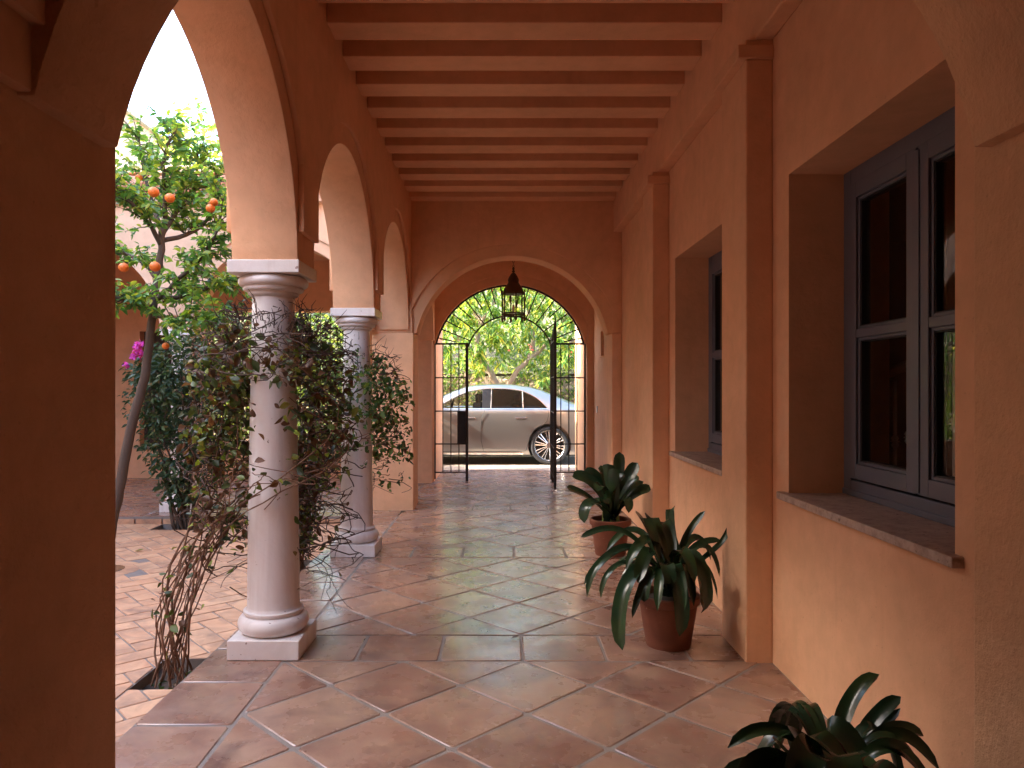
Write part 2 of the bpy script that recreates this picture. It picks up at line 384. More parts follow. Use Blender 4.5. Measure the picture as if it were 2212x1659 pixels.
# courtyard: herringbone bricks round the planting pits
CZ = -.08
pits = [(-1.85, XL, 3.68, 4.10), (-1.90, XL, 6.02, 6.44), (-3.70, -3.18, 7.80, 8.12)]
def hits(p):
    for (a, b, c, d) in pits:
        q = cliprect(p, a-.0, b+.0, c-.0, d+.0)
        if len(q) >= 3: return True
    return any(math.hypot(v[0]+3.28, v[1]-6.1) < .20 for v in p)
court = MB(); L_, w_ = .30, .15
ca, sa = math.cos(R(42)), math.sin(R(42))
for i in range(-60, 60):
    for j in range(-60, 60):
        for kind in (0, 1):
            # herringbone lattice
            bx = (i*1+j*2)*w_*1.0; by = (i*1-j*2)*w_*1.0
            if kind == 0: r4 = [(bx, by), (bx+L_, by), (bx+L_, by+w_), (bx, by+w_)]
            else: r4 = [(bx-w_+w_, by+w_), (bx+w_, by+w_), (bx+w_, by+w_+L_), (bx, by+w_+L_)]
            p = [(-5+ca*u-sa*v, 5+sa*u+ca*v) for u, v in r4]
            cx = sum(q[0] for q in p)/4; cy = sum(q[1] for q in p)/4
            if not (-9.4 < cx < -1.4 and .6 < cy < 8.3): continue
            pp = cliprect(p, -9.4, XL-.02, .6, 8.14)
            if len(pp) < 3: continue
            if hits(pp):
                for (a, b, c, d) in pits:             # cut the bricks at the pit's kerb tiles
                    pass
                outs = [pp]
                for (a, b, c, d) in pits:
                    nxt = []
                    for s_ in outs:
                        if len(cliprect(s_, a, b, c, d)) < 3: nxt.append(s_); continue
                        for rc in ((-9.4, a, .6, 8.2), (b, 0, .6, 8.2), (a, b, .6, c), (a, b, d, 8.2)):
                            s2 = cliprect(s_, *rc)
                            if len(s2) >= 3: nxt.append(s2)
                    outs = nxt
                for s_ in outs:
                    if all(math.hypot(v[0]+3.28, v[1]-6.1) > .18 for v in s_): lay(court, s_, CZ, .005, .004, .001, .006)
            else: lay(court, pp, CZ, .005, .004, .001, .006)
ct = court.build('courtyard_paving', 'paver'); auto_smooth(ct, 30); struct(ct)
# grout sheet with real holes for pits
g = MB()
xs = sorted({-9.5, XL, -1.85, -1.90, -3.70, -3.18, -3.47, -3.09}); ys = sorted({.0, 3.68, 4.10, 6.02, 6.44, 7.80, 8.12, 8.16, 5.91, 6.29})
for a, b in zip(xs, xs[1:]):
    for c, d in zip(ys, ys[1:]):
        mx, my = (a+b)/2, (c+d)/2
        if any(p[0] < mx < p[1] and p[2] < my < p[3] for p in pits) or (-3.47 < mx < -3.09 and 5.91 < my < 6.29): continue
        g.box(a, b, c, d, CZ-.09, CZ-.0045)
struct(g.build('courtyard_grout', 'grout'))
# ring of mortar round the round tree pit
g = MB(); n = 40
ring = [[(-3.28+r*math.cos(2*math.pi*k/n), 6.1+r*math.sin(2*math.pi*k/n), z) for k in range(n)] for r, z in ((.30, CZ-.003), (.17, CZ-.001), (.17, CZ-.09))]
g.add([v for r in ring for v in r], [(i*n+k, i*n+(k+1) % n, (i+1)*n+(k+1) % n, (i+1)*n+k) for i in range(2) for k in range(n)])
struct(g.build('pit_kerb', 'paver'))
so_ = MB()
N = 70
def hgt(x, y): return CZ-.055+.012*math.sin(x*23+y*17)+.01*math.sin(x*51-y*37)
def patch(x0, x1, y0, y1, n=14):
    vs = [(x0+(x1-x0)*i/n, y0+(y1-y0)*j/n, hgt(x0+(x1-x0)*i/n, y0+(y1-y0)*j/n)) for j in range(n+1) for i in range(n+1)]
    so_.add(vs, [(j*(n+1)+i, j*(n+1)+i+1, (j+1)*(n+1)+i+1, (j+1)*(n+1)+i) for j in range(n) for i in range(n)])
for p in pits: patch(*p)
patch(-3.47, -3.09, 5.91, 6.29)
struct(so_.build('pit_soil', 'soil', smooth=True))
# riser of the gallery step: brick course under the tile nosing
g = MB(); x = -9.4
while x < XL: g.box(x, min(x+.29, XL)-.012, 8.128, 8.2, CZ, -.03); x += .30
g.box(XL-.0, XL+.03, .0, 8.1, CZ-.01, -.012)
struct(g.build('step_riser', 'paver'))
# ground far and wide, driveway
g = MB(); g.add([(-250, -250, -.42), (250, -250, -.42), (250, 250, -.42), (-250, 250, -.42)], [(0, 1, 2, 3)])
struct(g.build('ground', 'earth'))
g = MB(); g.box(-14, 14, 12.76, 17.4, -.2, -.004); struct(g.build('driveway', 'drive'))
g = MB(); nn = 30
vs = [(-30+60*i/nn, 17.9+10*j/10, 1.2+.42*j+.12*math.sin(i*1.7)+.1*math.sin(i*.9+j)) for j in range(11) for i in range(nn+1)]
g.add(vs, [(j*(nn+1)+i, j*(nn+1)+i+1, (j+1)*(nn+1)+i+1, (j+1)*(nn+1)+i) for j in range(10) for i in range(nn)])
struct(g.build('hillside', 'earth', smooth=True))

# ================================================================== ARCHED WALLS
def arch_outline(u0, u1, bottom, top, arches, seg=40):
    """arches: (centre, R, cz, half) opening from below; returns outline going round"""
    pts = [(u0, top), (u0, bottom)]
    for (c, r, cz, hw) in arches:
        zc = cz+math.sqrt(max(0, r*r-hw*hw))
        if zc < bottom: hw = math.sqrt(r*r-(bottom-cz)**2); zc = bottom
        a0 = math.atan2(zc-cz, -hw); a1 = math.atan2(zc-cz, hw)
        if abs(zc-bottom) > 1e-4: pts.append((c-hw, bottom))
        for k in range(seg+1):
            a = a0+(a1-a0)*k/seg; pts.append((c+r*math.cos(a), cz+r*math.sin(a)))
        if abs(zc-bottom) > 1e-4: pts.append((c+hw, bottom))
    pts += [(u1, bottom), (u1, top)]
    return pts
alongY = lambda u, v, w: (w, u, v)
alongX = lambda u, v, w: (u, w, v)
def arched(name, outline, a0, a1, f, mat='plaster', parent=None, bevel=.006):
    m = MB(); m.prism(outline, a0, a1, f); o = m.build(name, mat, parent, bevel=bevel, seg=2); auto_smooth(o, 25); return o
TOP = 3.95
cent = [.517, 2.857, 5.197, 7.537]
lab = 'salmon plaster arcade wall with round arches over the marble columns'
aw = arched('arcade_wall', arch_outline(-.9, 8.56, 2.086, TOP, [(c, 1.0, 2.08, 1.0) for c in cent]), -1.40, -1.055, alongY)
tag(aw, lab, 'wall')
for x0, x1 in ((-1.055, -1.024), (-1.431, -1.40)):
    arched('arch_moulding', arch_outline(-.9, 8.56, 2.235, TOP, [(c, 1.13, 2.08, 1.01) for c in cent]), x0, x1, alongY, parent=aw)
# unseen arcade bay behind the camera, filled solid to keep side light out
m = MB(); m.box(-1.45, -1.018, -3.3, -.901, -.02, TOP); m.box(-1.38, -1.078, -.90, 1.499, -.02, 3.1); m.build('light_block_bay', 'plaster', aw)

def transverse(name, label, y0, y1, c, r, cz, hw, spring, jl, jr, xl, xr, top, rb=.13, th=.034, py=None, mat='plaster'):
    o = arched(name, arch_outline(xl, xr, spring, top, [(c, r, cz, hw)]), y0+th, y1-th, alongX, mat)
    tag(o, label, 'wall')
    for a, b in ((y0, y0+th), (y1-th, y1)):
        arched('arch_moulding', arch_outline(xl, xr, spring, top, [(c, r+rb, cz, hw+.043)]), a, b, alongX, mat, o)
    pa, pb = py or (y0, y1)
    pt_ = spring+.03 if py else spring-.001
    m = MB(); m.box(xl, jl, pa, pb, -.01, pt_); m.build('pier', mat, o, bevel=.008)
    m = MB(); m.box(jr, xr, pa, pb, -.01, pt_); m.build('pier', mat, o, bevel=.008)
    return o
near = transverse('near_arch_wall', 'rough salmon plaster arch closest to the viewer framing both sides of the passage', 1.632, 2.064, .126, 1.2006, 1.825, 1.174, 2.077,
                  -1.088, 1.342, -1.45, 1.41, 3.573, py=(1.50, 2.10), mat='plaster_rough')
far = transverse('passage_end_wall', 'plain salmon wall with wide round arch at the end of the beamed ceiling', 8.56, 8.98, .142, 1.138, 1.814, 1.1126, 2.05,
                 -1.002, 1.295, -1.48, 1.41, TOP)
gw = transverse('gate_wall', 'inner salmon wall whose smaller round arch holds the iron gate', 11.10, 11.46, .151, 1.1586, 1.816, 1.127, 2.08,
                -.993, 1.299, -1.6, 1.56, TOP)
# left side of the vestibule: another arch on the arcade line
vw = arched('vestibule_side_wall', arch_outline(8.98, 11.1, 2.12, TOP, [(10.04, .90, 2.06, .9)]), -1.40, -.98, alongY)
tag(vw, 'salmon side wall with arched opening between the two end arches', 'wall')
m = MB(); m.box(-1.42, -1.01, 8.98, 9.12, 0, 2.119); m.build('pier', 'plaster', vw)
m = MB(); m.box(-1.42, -1.01, 10.96, 11.1, 0, 2.119); m.build('pier', 'plaster', vw)
# flank walls outside the gate
m = MB(); m.box(-1.6, -.99, 11.46, 12.76, -.2, 2.45); tag(m.build('flank_wall', 'plaster', bevel=.01), 'shaded salmon wall left of the gate opening, beside the parked car', 'wall')
m = MB(); m.box(1.295, 1.9, 11.46, 12.76, -.2, 3.2); tag(m.build('flank_wall', 'plaster', bevel=.01), 'sunlit salmon wall right of the gate opening, beside the car wheel', 'wall')

# ================================================================== WINDOW WALL (right)
XW = 1.41
ww = MB(); ww.box(XW, 1.95, 1.4, 2.10, -.02, TOP)
wins = [(2.292, 3.611), (4.632, 5.951)]
edges = [2.10, 2.292, 3.611, 4.632, 5.951, 8.98]
ww.v.clear(); ww.f.clear()
ys_ = [-3.3, 2.292, 3.611, 4.632, 5.951, 10.03, 10.33, 11.1]
for i in range(7):
    a, b = ys_[i], ys_[i+1]
    if i in (1, 3): ww.box(XW, 1.90, a, b, -.02, .868); ww.box(XW, 1.90, a, b, 2.46, TOP)
    elif i == 5: ww.box(XW, 1.90, a, b, -.02, 1.86); ww.box(XW, 1.90, a, b, 2.20, TOP); ww.box(1.60, 1.90, a, b, 1.86, 2.2)
    else: ww.box(XW, 1.90, a, b, -.02, TOP)
wm = ww.mesh('window_wall'); bm = bmesh.new(); bm.from_mesh(wm); bmesh.ops.remove_doubles(bm, verts=bm.verts, dist=.0005)
# drop the internal faces between stacked blocks
dup = {}
for f in bm.faces:
    k = tuple(round(v, 3) for v in f.calc_center_median()); dup.setdefault(k, []).append(f)
kill = [f for v in dup.values() if len(v) > 1 for f in v]; bmesh.ops.delete(bm, geom=kill, context='FACES')
bm.to_mesh(wm); bm.free()
wall = link('window_wall', wm, 'plaster'); tag(wall, 'long salmon plaster house wall on the right with deep set windows and pilasters', 'wall')
for (a, b) in ((3.84, 4.24), (6.18, 6.58)):
    m = MB(); m.box(1.27, XW, a-.02, b, -.01, 3.1155); p = m.build('pilaster', 'plaster', wall, bevel=.008)
    m = MB(); m.box(1.225, XW, a-.035, b+.035, 3.116, 3.186); m.build('pilaster_cap', 'plaster', p, bevel=.006)
    m = MB(); m.box(1.272, XW, a-.02, b, 3.187, 3.2145); m.build('cap_block', 'plaster', p)
m = MB(); m.box(1.312, XW, 2.10, 8.56, 3.215, 3.80); m.build('cornice', 'plaster', wall, bevel=.008)
def window(a, b, parent):
    z0, z1 = .905, 2.46; xf = 1.677
    w = MB(); fw = .075
    w.box(xf, xf+.09, a, a+fw, z0, z1); w.box(xf, xf+.09, b-fw, b, z0, z1); w.box(xf, xf+.09, a+fw, b-fw, z1-fw, z1); w.box(xf, xf+.09, a+fw, b-fw, z0, z0+fw)
    w.box(xf-.012, xf, a+.01, b-.01, z0+.001, z0+.03)
    win = w.build('window', 'frame', parent, bevel=.004)
    mid = (a+b)/2
    for s0, s1 in ((a+fw+.006, mid-.008), (mid+.008, b-fw-.006)):
        s = MB(); t_ = .07; X0, X1 = xf-.014, xf+.05; za, zb = z0+fw+.012, z1-fw-.006
        s.box(X0, X1, s0, s0+t_, za, zb); s.box(X0, X1, s1-t_, s1, za, zb); s.box(X0, X1, s0+t_, s1-t_, zb-t_, zb); s.box(X0, X1, s0+t_, s1-t_, za, za+t_)
        zm = 1.672; s.box(X0+.002, X1, s0+t_, s1-t_, zm-.02, zm+.02)
        # stepped glazing bead
        X2 = X0+.012
        for (pz0, pz1) in ((za+t_, zm-.02), (zm+.02, zb-t_)):
            e = .014
            s.box(X2, X1, s0+t_, s0+t_+e, pz0, pz1); s.box(X2, X1, s1-t_-e, s1-t_, pz0, pz1)
            s.box(X2, X1, s0+t_+e, s1-t_-e, pz0, pz0+e); s.box(X2, X1, s0+t_+e, s1-t_-e, pz1-e, pz1)
        s.build('sash', 'frame', win, bevel=.003)
        gk = MB(); 
        for (pz0, pz1) in ((za+t_, zm-.02), (zm+.02, zb-t_)):
            e = .014; q = .006; A, B, C, D = s0+t_+e, s1-t_-e, pz0+e, pz1-e
            gk.box(X2+.008, X1-.004, A, A+q, C, D); gk.box(X2+.008, X1-.004, B-q, B, C, D); gk.box(X2+.008, X1-.004, A+q, B-q, C, C+q); gk.box(X2+.008, X1-.004, A+q, B-q, D-q, D)
        gk.build('gasket', 'gasket', win)
        for (pz0, pz1) in ((za+t_, zm-.02), (zm+.02, zb-t_)):
            gm = MB(); gm.box(X0+.032, X0+.038, s0+t_+.018, s1-t_-.018, pz0+.016, pz1-.016); gm.build('pane', 'glass', win)
    ms = MB(); ms.box(xf-.02, xf-.0145, mid-.022, mid+.03, z0+fw+.02, z1-fw-.02); ms.build('mullion', 'frame', win, bevel=.002)
    sl_ = MB(); sl_.box(1.372, 1.69, a-.045, b+.065, .869, .9045); si = sl_.build('windowsill', 'sill', parent, bevel=.005)
    return win
for a, b in wins: window(a, b, wall)
# dim room behind the windows, with a stair railing
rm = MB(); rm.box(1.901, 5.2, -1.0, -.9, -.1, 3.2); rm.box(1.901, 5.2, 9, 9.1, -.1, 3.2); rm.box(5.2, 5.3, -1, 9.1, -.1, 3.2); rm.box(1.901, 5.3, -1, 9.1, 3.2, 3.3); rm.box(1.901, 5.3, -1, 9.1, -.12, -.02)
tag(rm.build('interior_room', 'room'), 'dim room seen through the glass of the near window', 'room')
rl = empty('stair_railing', (2.6, 4.6, 0), 'stair railing with thin knobbed balusters seen through the near window glass', 'railing')
for k in range(9):
    yb = 3.45+.13*k; zb = .35+.03*k
    bm_ = MB(); x0 = 2.12
    bm_.tube([(x0, yb, .25+.10*k*0), (x0, yb, 1.62-.04*k)], .009, 8)
    for kz in (.95-.03*k, 1.25-.03*k): bm_.lathe([(.009, kz-.035), (.02, kz-.018), (.012, kz-.006), (.024, kz), (.012, kz+.006), (.02, kz+.018), (.009, kz+.035)], x0, yb, 10)
    bm_.build('baluster', 'baluster', rl, smooth=True)
m = MB(); m.tube([(2.12, 3.3, 1.64), (2.12, 5.2, 1.28)], .028, 8); m.build('handrail', 'roomwood', rl)
m = MB(); m.tube([(2.12, 3.3, .26), (2.12, 5.2, .24)], .02, 8); m.build('bottom_rail', 'roomwood', rl)
# vestibule details
m = MB(); m.box(1.395, 1.47, 10.0, 10.36, 1.835, 1.859); tag(m.build('niche_sill', 'plaster', bevel=.004), 'small ledge under the slot window inside the gate', 'ledge')
m = MB(); m.box(1.394, 1.4095, 10.64, 10.72, 1.05, 1.15); b_ = m.build('bell_button', 'white', bevel=.006); tag(b_, 'small white plastic bell switch on the right wall before the gate', 'switch')

# ================================================================== CEILING
cl = MB(); cl.box(-1.42, 1.6, -3.3, 8.56, 3.80, 3.94); cl_o = cl.build('beamed_ceiling', 'plaster'); tag(cl_o, 'salmon plaster ceiling crossed by square painted beams over the passage', 'ceiling')
for n in range(-16, 10):
    y0 = 4.368+.4435*n
    if 1.40 < y0+.22 and y0 < 2.064: continue
    m = MB(); m.box(-1.0235, 1.3115 if y0 > 2 else 1.41, y0, y0+.222 if n < 9 else 8.5595, 3.573, 3.7995); m.build('beam', 'plaster', cl_o, bevel=.006)
m = MB(); m.box(-1.40, 1.6, 8.98, 11.10, 3.45, 3.60); tag(m.build('vestibule_ceiling', 'plaster'), 'flat salmon ceiling over the vestibule from which the lantern hangs', 'ceiling')
m = MB(); m.box(-1.6, 5.4, -3.5, 11.46, 3.96, 4.15); tag(m.build('house_roof', 'rooftile'), 'flat roof covering the passage and the house', 'roof')
m = MB(); m.box(-1.6, 1.95, -3.5, -3.3, -.1, 3.95); tag(m.build('back_wall', 'plaster'), 'salmon wall closing the passage behind the viewer', 'wall')

# ================================================================== COLUMNS
def column(x, y, label, z=0, parent=None):
    c = empty('marble_column', (x, y, z), label, 'column', 'marble columns carrying the arcades')
    m = MB(); h = .1875; m.box(x-h, x+h, y-h, y+h, z, z+.103); m.build('plinth', 'marble', c, bevel=.005)
    m = MB()
    prof = [(.150, z+.1035)]
    for k in range(13):
        a = -math.pi/2+math.pi*k/12; prof.append((.140+.047*math.cos(a), z+.153+.049*math.sin(a)))
    prof += [(.155, z+.203), (.157, z+.206), (.157, z+.222), (.150, z+.226)]
    o = MB(); o.lathe(prof, x, y, 56); auto_smooth(o.build('base', 'marble', c), 35)
    pr = [(.146, z+.2262), (.140, z+.236)]
    for k in range(20):
        t_ = k/19; pr.append((.138-.027*t_**1.25, z+.245+(1.905-.245)*t_))
    o = MB(); o.lathe(pr, x, y, 56); auto_smooth(o.build('shaft', 'marble', c), 35)
    pr = [(.111, z+1.9052), (.120, z+1.912), (.131, z+1.918), (.134, z+1.925), (.131, z+1.932), (.142, z+1.936)]
    pr += [(.156, z+1.942), (.160, z+1.951), (.157, z+1.960), (.165, z+1.964)]
    for k in range(8):
        a = -math.pi/2+math.pi*k/8; pr.append((.166+.018*math.cos(a), z+1.988+.024*math.sin(a)))
    pr += [(.160, z+2.0175)]
    o = MB(); o.lathe(pr, x, y, 56); cp = auto_smooth(o.build('capital', 'marble', c), 30)
    m = MB(); m.box(x-h, x+h, y-h, y+h, z+2.018, z+2.0855); m.build('abacus', 'marble', c, bevel=.004)
    return c
column(-1.2325, 4.03, 'nearest white marble column wound with dry brown vine')
column(-1.2325, 6.37, 'middle marble column dressed in green leafy vine')

# ================================================================== FAR GALLERY (across the courtyard)
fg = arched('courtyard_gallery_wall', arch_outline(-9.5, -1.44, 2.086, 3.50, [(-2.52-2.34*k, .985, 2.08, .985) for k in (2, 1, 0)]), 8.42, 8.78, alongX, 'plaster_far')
tag(fg, 'pale sunlit gallery wall with arches across the courtyard', 'wall')
for a, b in ((8.386, 8.42), (8.78, 8.814)):
    arched('arch_moulding', arch_outline(-9.5, -1.44, 2.235, 3.50, [(-2.52-2.34*k, 1.115, 2.08, 1.0) for k in (2, 1, 0)]), a, b, alongX, 'plaster_far', fg)
m = MB(); m.box(-9.6, -1.44, 8.26, 8.85, 3.50, 3.60); m.build('cornice', 'plaster_far', fg, bevel=.01)
rt = MB()
x = -9.6
while x < -1.5:                                      # clay tile roof, one roll per column of tiles
    pts = []
    for j in range(7):
        yy = 8.20+j*.22; zz = 3.62+j*.075; pts += [((x+.09, yy, zz)), ((x+.09, yy+.21, zz+.05))]
    rt.tube(pts, .085, 8); x += .18
rt.box(-9.6, -1.5, 8.30, 11.9, 3.601, 3.64)
rt.build('tile_roof', 'rooftile', fg)
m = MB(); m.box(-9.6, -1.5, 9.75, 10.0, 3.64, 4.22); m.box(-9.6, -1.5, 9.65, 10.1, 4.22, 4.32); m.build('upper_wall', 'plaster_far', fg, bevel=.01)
column(-3.69, 8.60, 'farthest marble column across the courtyard behind the dark bush')
column(-6.03, 8.60, 'marble column of the far gallery behind the leaning tree trunk')
# back wall of the gallery, opening to the garden
bw = MB(); y0, y1 = 11.6, 11.9
for (a, b, c, d) in ((-9.5, -5.65, -.02, 3.6), (-5.65, -5.02, -.02, .50), (-5.65, -5.02, 2.3, 3.6), (-5.02, -4.6, -.02, 3.6), (-4.6, -2.35, -.02, .58), (-4.6, -2.35, 2.62, 3.6), (-2.35, -1.601, -.02, 3.6)):
    bw.box(a, b, y0, y1, c, d)
o = bw.build('gallery_back_wall', 'plaster'); tag(o, 'orange shaded back wall of the gallery with garden opening and small window', 'wall')
m = MB(); m.box(-5.65, -5.02, 11.75, 11.8, .5, 2.3); m.build('shutter', 'roomwood', o)
m = MB(); m.box(-5.72, -4.95, 11.54, 11.72, .46, .4995); m.build('windowsill', 'sill', o)
gr = MB()
for k in range(15): gr.tube([(-4.55+.155*k, 11.72, .58), (-4.55+.155*k, 11.72, 2.62)], .008, 6)
for zz in (.9, 1.6, 2.3): gr.tube([(-4.6, 11.72, zz), (-2.35, 11.72, zz)], .008, 6)
gr.build('iron_grille', 'iron', o)
m = MB(); m.box(-9.6, -1.6, 8.86, 11.9, 3.40, 3.55); tag(m.build('gallery_ceiling', 'plaster'), 'salmon ceiling of the gallery across the courtyard', 'ceiling')
# unseen left wall, raised and stepped to block the sun; house behind
m = MB(); m.box(-10, -9.5, -3, 8.7, -.2, 9.4); m.box(-10, -9.5, 8.7, 12, -.2, 6.3); tag(m.build('courtyard_shade_wall', 'plaster'), 'unseen salmon house wall on the far left, raised to shade the courtyard', 'wall')
m = MB(); m.box(-9.5, -1.5, -.2, 0, -.2, 4.2); tag(m.build('courtyard_rear_wall', 'plaster'), 'salmon wall closing the courtyard behind the viewer', 'wall')
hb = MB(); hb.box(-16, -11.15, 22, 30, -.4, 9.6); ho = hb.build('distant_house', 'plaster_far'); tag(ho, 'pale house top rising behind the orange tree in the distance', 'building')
m = MB(); m.box(-12.2, -11.5, 21.95, 21.99, 7.4, 8.9); m.build('window', 'glass_tint', ho)
m = MB(); m.box(-16.2, -11.0, 21.8, 30.2, 9.6, 9.75); m.build('parapet', 'white', ho)

# ================================================================== GATE
gate = empty('iron_gate', (.151, 11.2, 0), 'black wrought iron gate with radiating fanlight and right leaf swung open', 'gate')
GY = 11.20
def panel(name, x0, x1, z0, z1, nb, crosses, parent, flip=False):
    m = MB(); 
    for xx in (x0, x1): m.box(xx-.012, xx+.012, GY-.012, GY+.012, z0-.10, z1)
    if name == 'side_panel': 
        xx = x1 if not flip else x0; m.box(xx-.021, xx+.021, GY-.021, GY+.021, .0, z1+.01)
    for zz in [z0]+crosses+[z1]: m.box(min(x0, x1), max(x0, x1), GY-.008, GY+.008, zz-.009, zz+.009)
    for k in range(1, nb+1):
        xx = x0+(x1-x0)*k/(nb+1); m.tube([(xx, GY, z0), (xx, GY, z1)], .009, 6)
    return m.build(name, 'iron', parent)
zx = [1.42+(837-v)*.00701 for v in (816, 888, 959)]
panel('side_panel', -.985, -.50, .135, 2.075, 3, sorted(zx), gate)
panel('side_panel', .80, 1.285, .135, 2.075, 3, sorted(zx), gate, True)
m = MB(); m.box(-.645, -.515, GY-.03, GY+.03, .575, 1.06); m.build('lock_box', 'blacktrim', gate, bevel=.004)
# fanlight
fm = MB(); c0, cz0, r0 = .151, 1.816, 1.145
arc = []
for k in range(61):
    a = R(13.5)+R(153)*k/60; arc.append((c0+r0*math.cos(a), GY, cz0+r0*math.sin(a)))
fm.tube(arc, .015, 6)
ri = .66; arc = []
ic = 1.845
for k in range(41):
    a = R(17)+R(146)*k/40; arc.append((c0+ri*math.cos(a), GY, ic+ri*math.sin(a)))
fm.tube(arc, .013, 6)
nb = 21
for k in range(nb):
    a = R(18)+R(144)*k/(nb-1); ca_, sa_ = math.cos(a), math.sin(a)
    inn = ri if k % 2 == 1 else ri+.20
    zc_ = cz0+.1
    p0 = (c0+inn*ca_, GY, ic+inn*sa_); p1 = (c0+r0*ca_, GY, cz0+r0*sa_)
    fm.tube([p0, p1], .010, 6)
    fm.lathe([(.001, -.016), (.013, -.008), (.016, 0), (.013, .008), (.001, .016)], 0, 0, 8)
    n0 = len(fm.v)-40
    for q in range(n0, len(fm.v)):
        v = fm.v[q]; fm.v[q] = (v[0]+c0+(r0-.05)*ca_, v[1]+GY, v[2]+cz0+(r0-.05)*sa_)
fm.box(-.985, -.48, GY-.008, GY+.008, 2.078, 2.094); 
fm.box(.78, 1.285, GY-.008, GY+.008, 2.078, 2.094)
fm.build('fanlight', 'iron', gate)
# the open leaf, hinged at the right post and swung towards the viewer
lf = MB(); hx, hy = .775, GY-.03; ex, ey = .757, 10.14
def lp(t_, z): return Vector((hx+(ex-hx)*t_, hy+(ey-hy)*t_, z))
lf.tube([lp(0, .03), lp(0, 2.08)], .02, 6); lf.tube([lp(1, .02), lp(1, 2.30)], .021, 6)
for zz in [.15]+sorted(zx)+[2.08]: lf.tube([lp(0, zz), lp(1, zz)], .009, 6)
for k in range(1, 8):
    t_ = k/8; lf.tube([lp(t_, .15), lp(t_, 2.06+.22*math.sin(t_*math.pi/2))], .008, 6)
lf.tube([lp(k/10, 2.06+.22*math.sin(k/10*math.pi/2)) for k in range(11)], .011, 6)
lf.tube([lp(1, 2.30), lp(1, 2.41)], [.018, .002], 6)
lf.build('open_leaf', 'iron', gate)

# ================================================================== LANTERN
LY = 10.0; lc = P(1109, 640, LY); lx = lc.x
def lz(y): return EYE+(VY-y)*LY/F
ln = empty('hanging_lantern', (lx, LY, lz(563)), 'brown metal and glass star lantern hanging on a chain before the gate', 'lantern')
ch = MB(); z = 3.45; k = 0
while z > lz(577):
    ring = [(lx+(.012*math.cos(a) if k % 2 else 0), LY+(0 if k % 2 else .012*math.cos(a)), z-.02+.022*math.sin(a)) for a in [2*math.pi*q/10 for q in range(11)]]
    ch.tube(ring, .003, 5, False); z -= .034; k += 1
ch.build('chain', 'bronze', ln)
m = MB(); H = lambda y: lz(y)
prof = [(.002, H(576)), (.012, H(578)), (.018, H(581)), (.010, H(584)), (.024, H(586)), (.012, H(589)), (.03, H(591)), (.055, H(597)), (.072, H(603)), (.076, H(606)), (.070, H(608)), (.072, H(611)), (.085, H(614)), (.12, H(622)), (.135, H(628)), (.142, H(633)), (.142, H(636))]
m.lathe(prof[::-1], lx, LY, 24); auto_smooth(m.build('dome', 'bronze', ln), 30)
m = MB(); n = 6; rr = .158
cor = [(lx+rr*math.cos(2*math.pi*k/n+math.pi/6+.2), LY+rr*math.sin(2*math.pi*k/n+math.pi/6+.2)) for k in range(n)]
zt, zb = H(632), H(677)
for k in range(n):
    a, b = cor[k], cor[(k+1) % n]
    m.tube([(a[0], a[1], zb-.06), (a[0], a[1], zt+.035)], .011, 6)
    for zz in (zt, zb, zb-.03): m.tube([(a[0], a[1], zz), (b[0], b[1], zz)], .009, 6)
    for q in range(1, 7):                             # pierced gallery
        t_ = q/7; x_, y_ = a[0]+(b[0]-a[0])*t_, a[1]+(b[1]-a[1])*t_
        m.tube([(x_, y_, zb-.03), (x_, y_, zb)], .004, 5); m.tube([(x_, y_, zt-.02), (x_, y_, zt)], .003, 5)
    # shaped feet
    m.lathe([(.004, zb-.115), (.014, zb-.10), (.018, zb-.07), (.010, zb-.05)], a[0], a[1], 8)
m.build('cage', 'bronze', ln)
for k in range(n):
    a, b = cor[k], cor[(k+1) % n]; gm = MB()
    A = Vector((a[0], a[1], 0)); B = Vector((b[0], b[1], 0)); nrm = (B-A).cross(Vector((0, 0, 1))).normalized()*.002
    A2 = A+(B-A)*.08; B2 = A+(B-A)*.92
    pts = [A2-nrm, B2-nrm, B2+nrm, A2+nrm]
    gm.add([(p.x, p.y, zb+.006) for p in pts]+[(p.x, p.y, zt-.006) for p in pts], [(0, 3, 2, 1), (4, 5, 6, 7), (0, 1, 5, 4), (1, 2, 6, 5), (2, 3, 7, 6), (3, 0, 4, 7)])
    gm.build('glass_pane', 'glass_lantern', ln)
m = MB(); m.lathe([(.01, zb-.004), (.05, zb), (.05, zb+.006), (.018, zb+.01), (.018, zb+.10), (.004, zb+.12)], lx, LY, 16); m.build('candle_holder', 'white', ln)

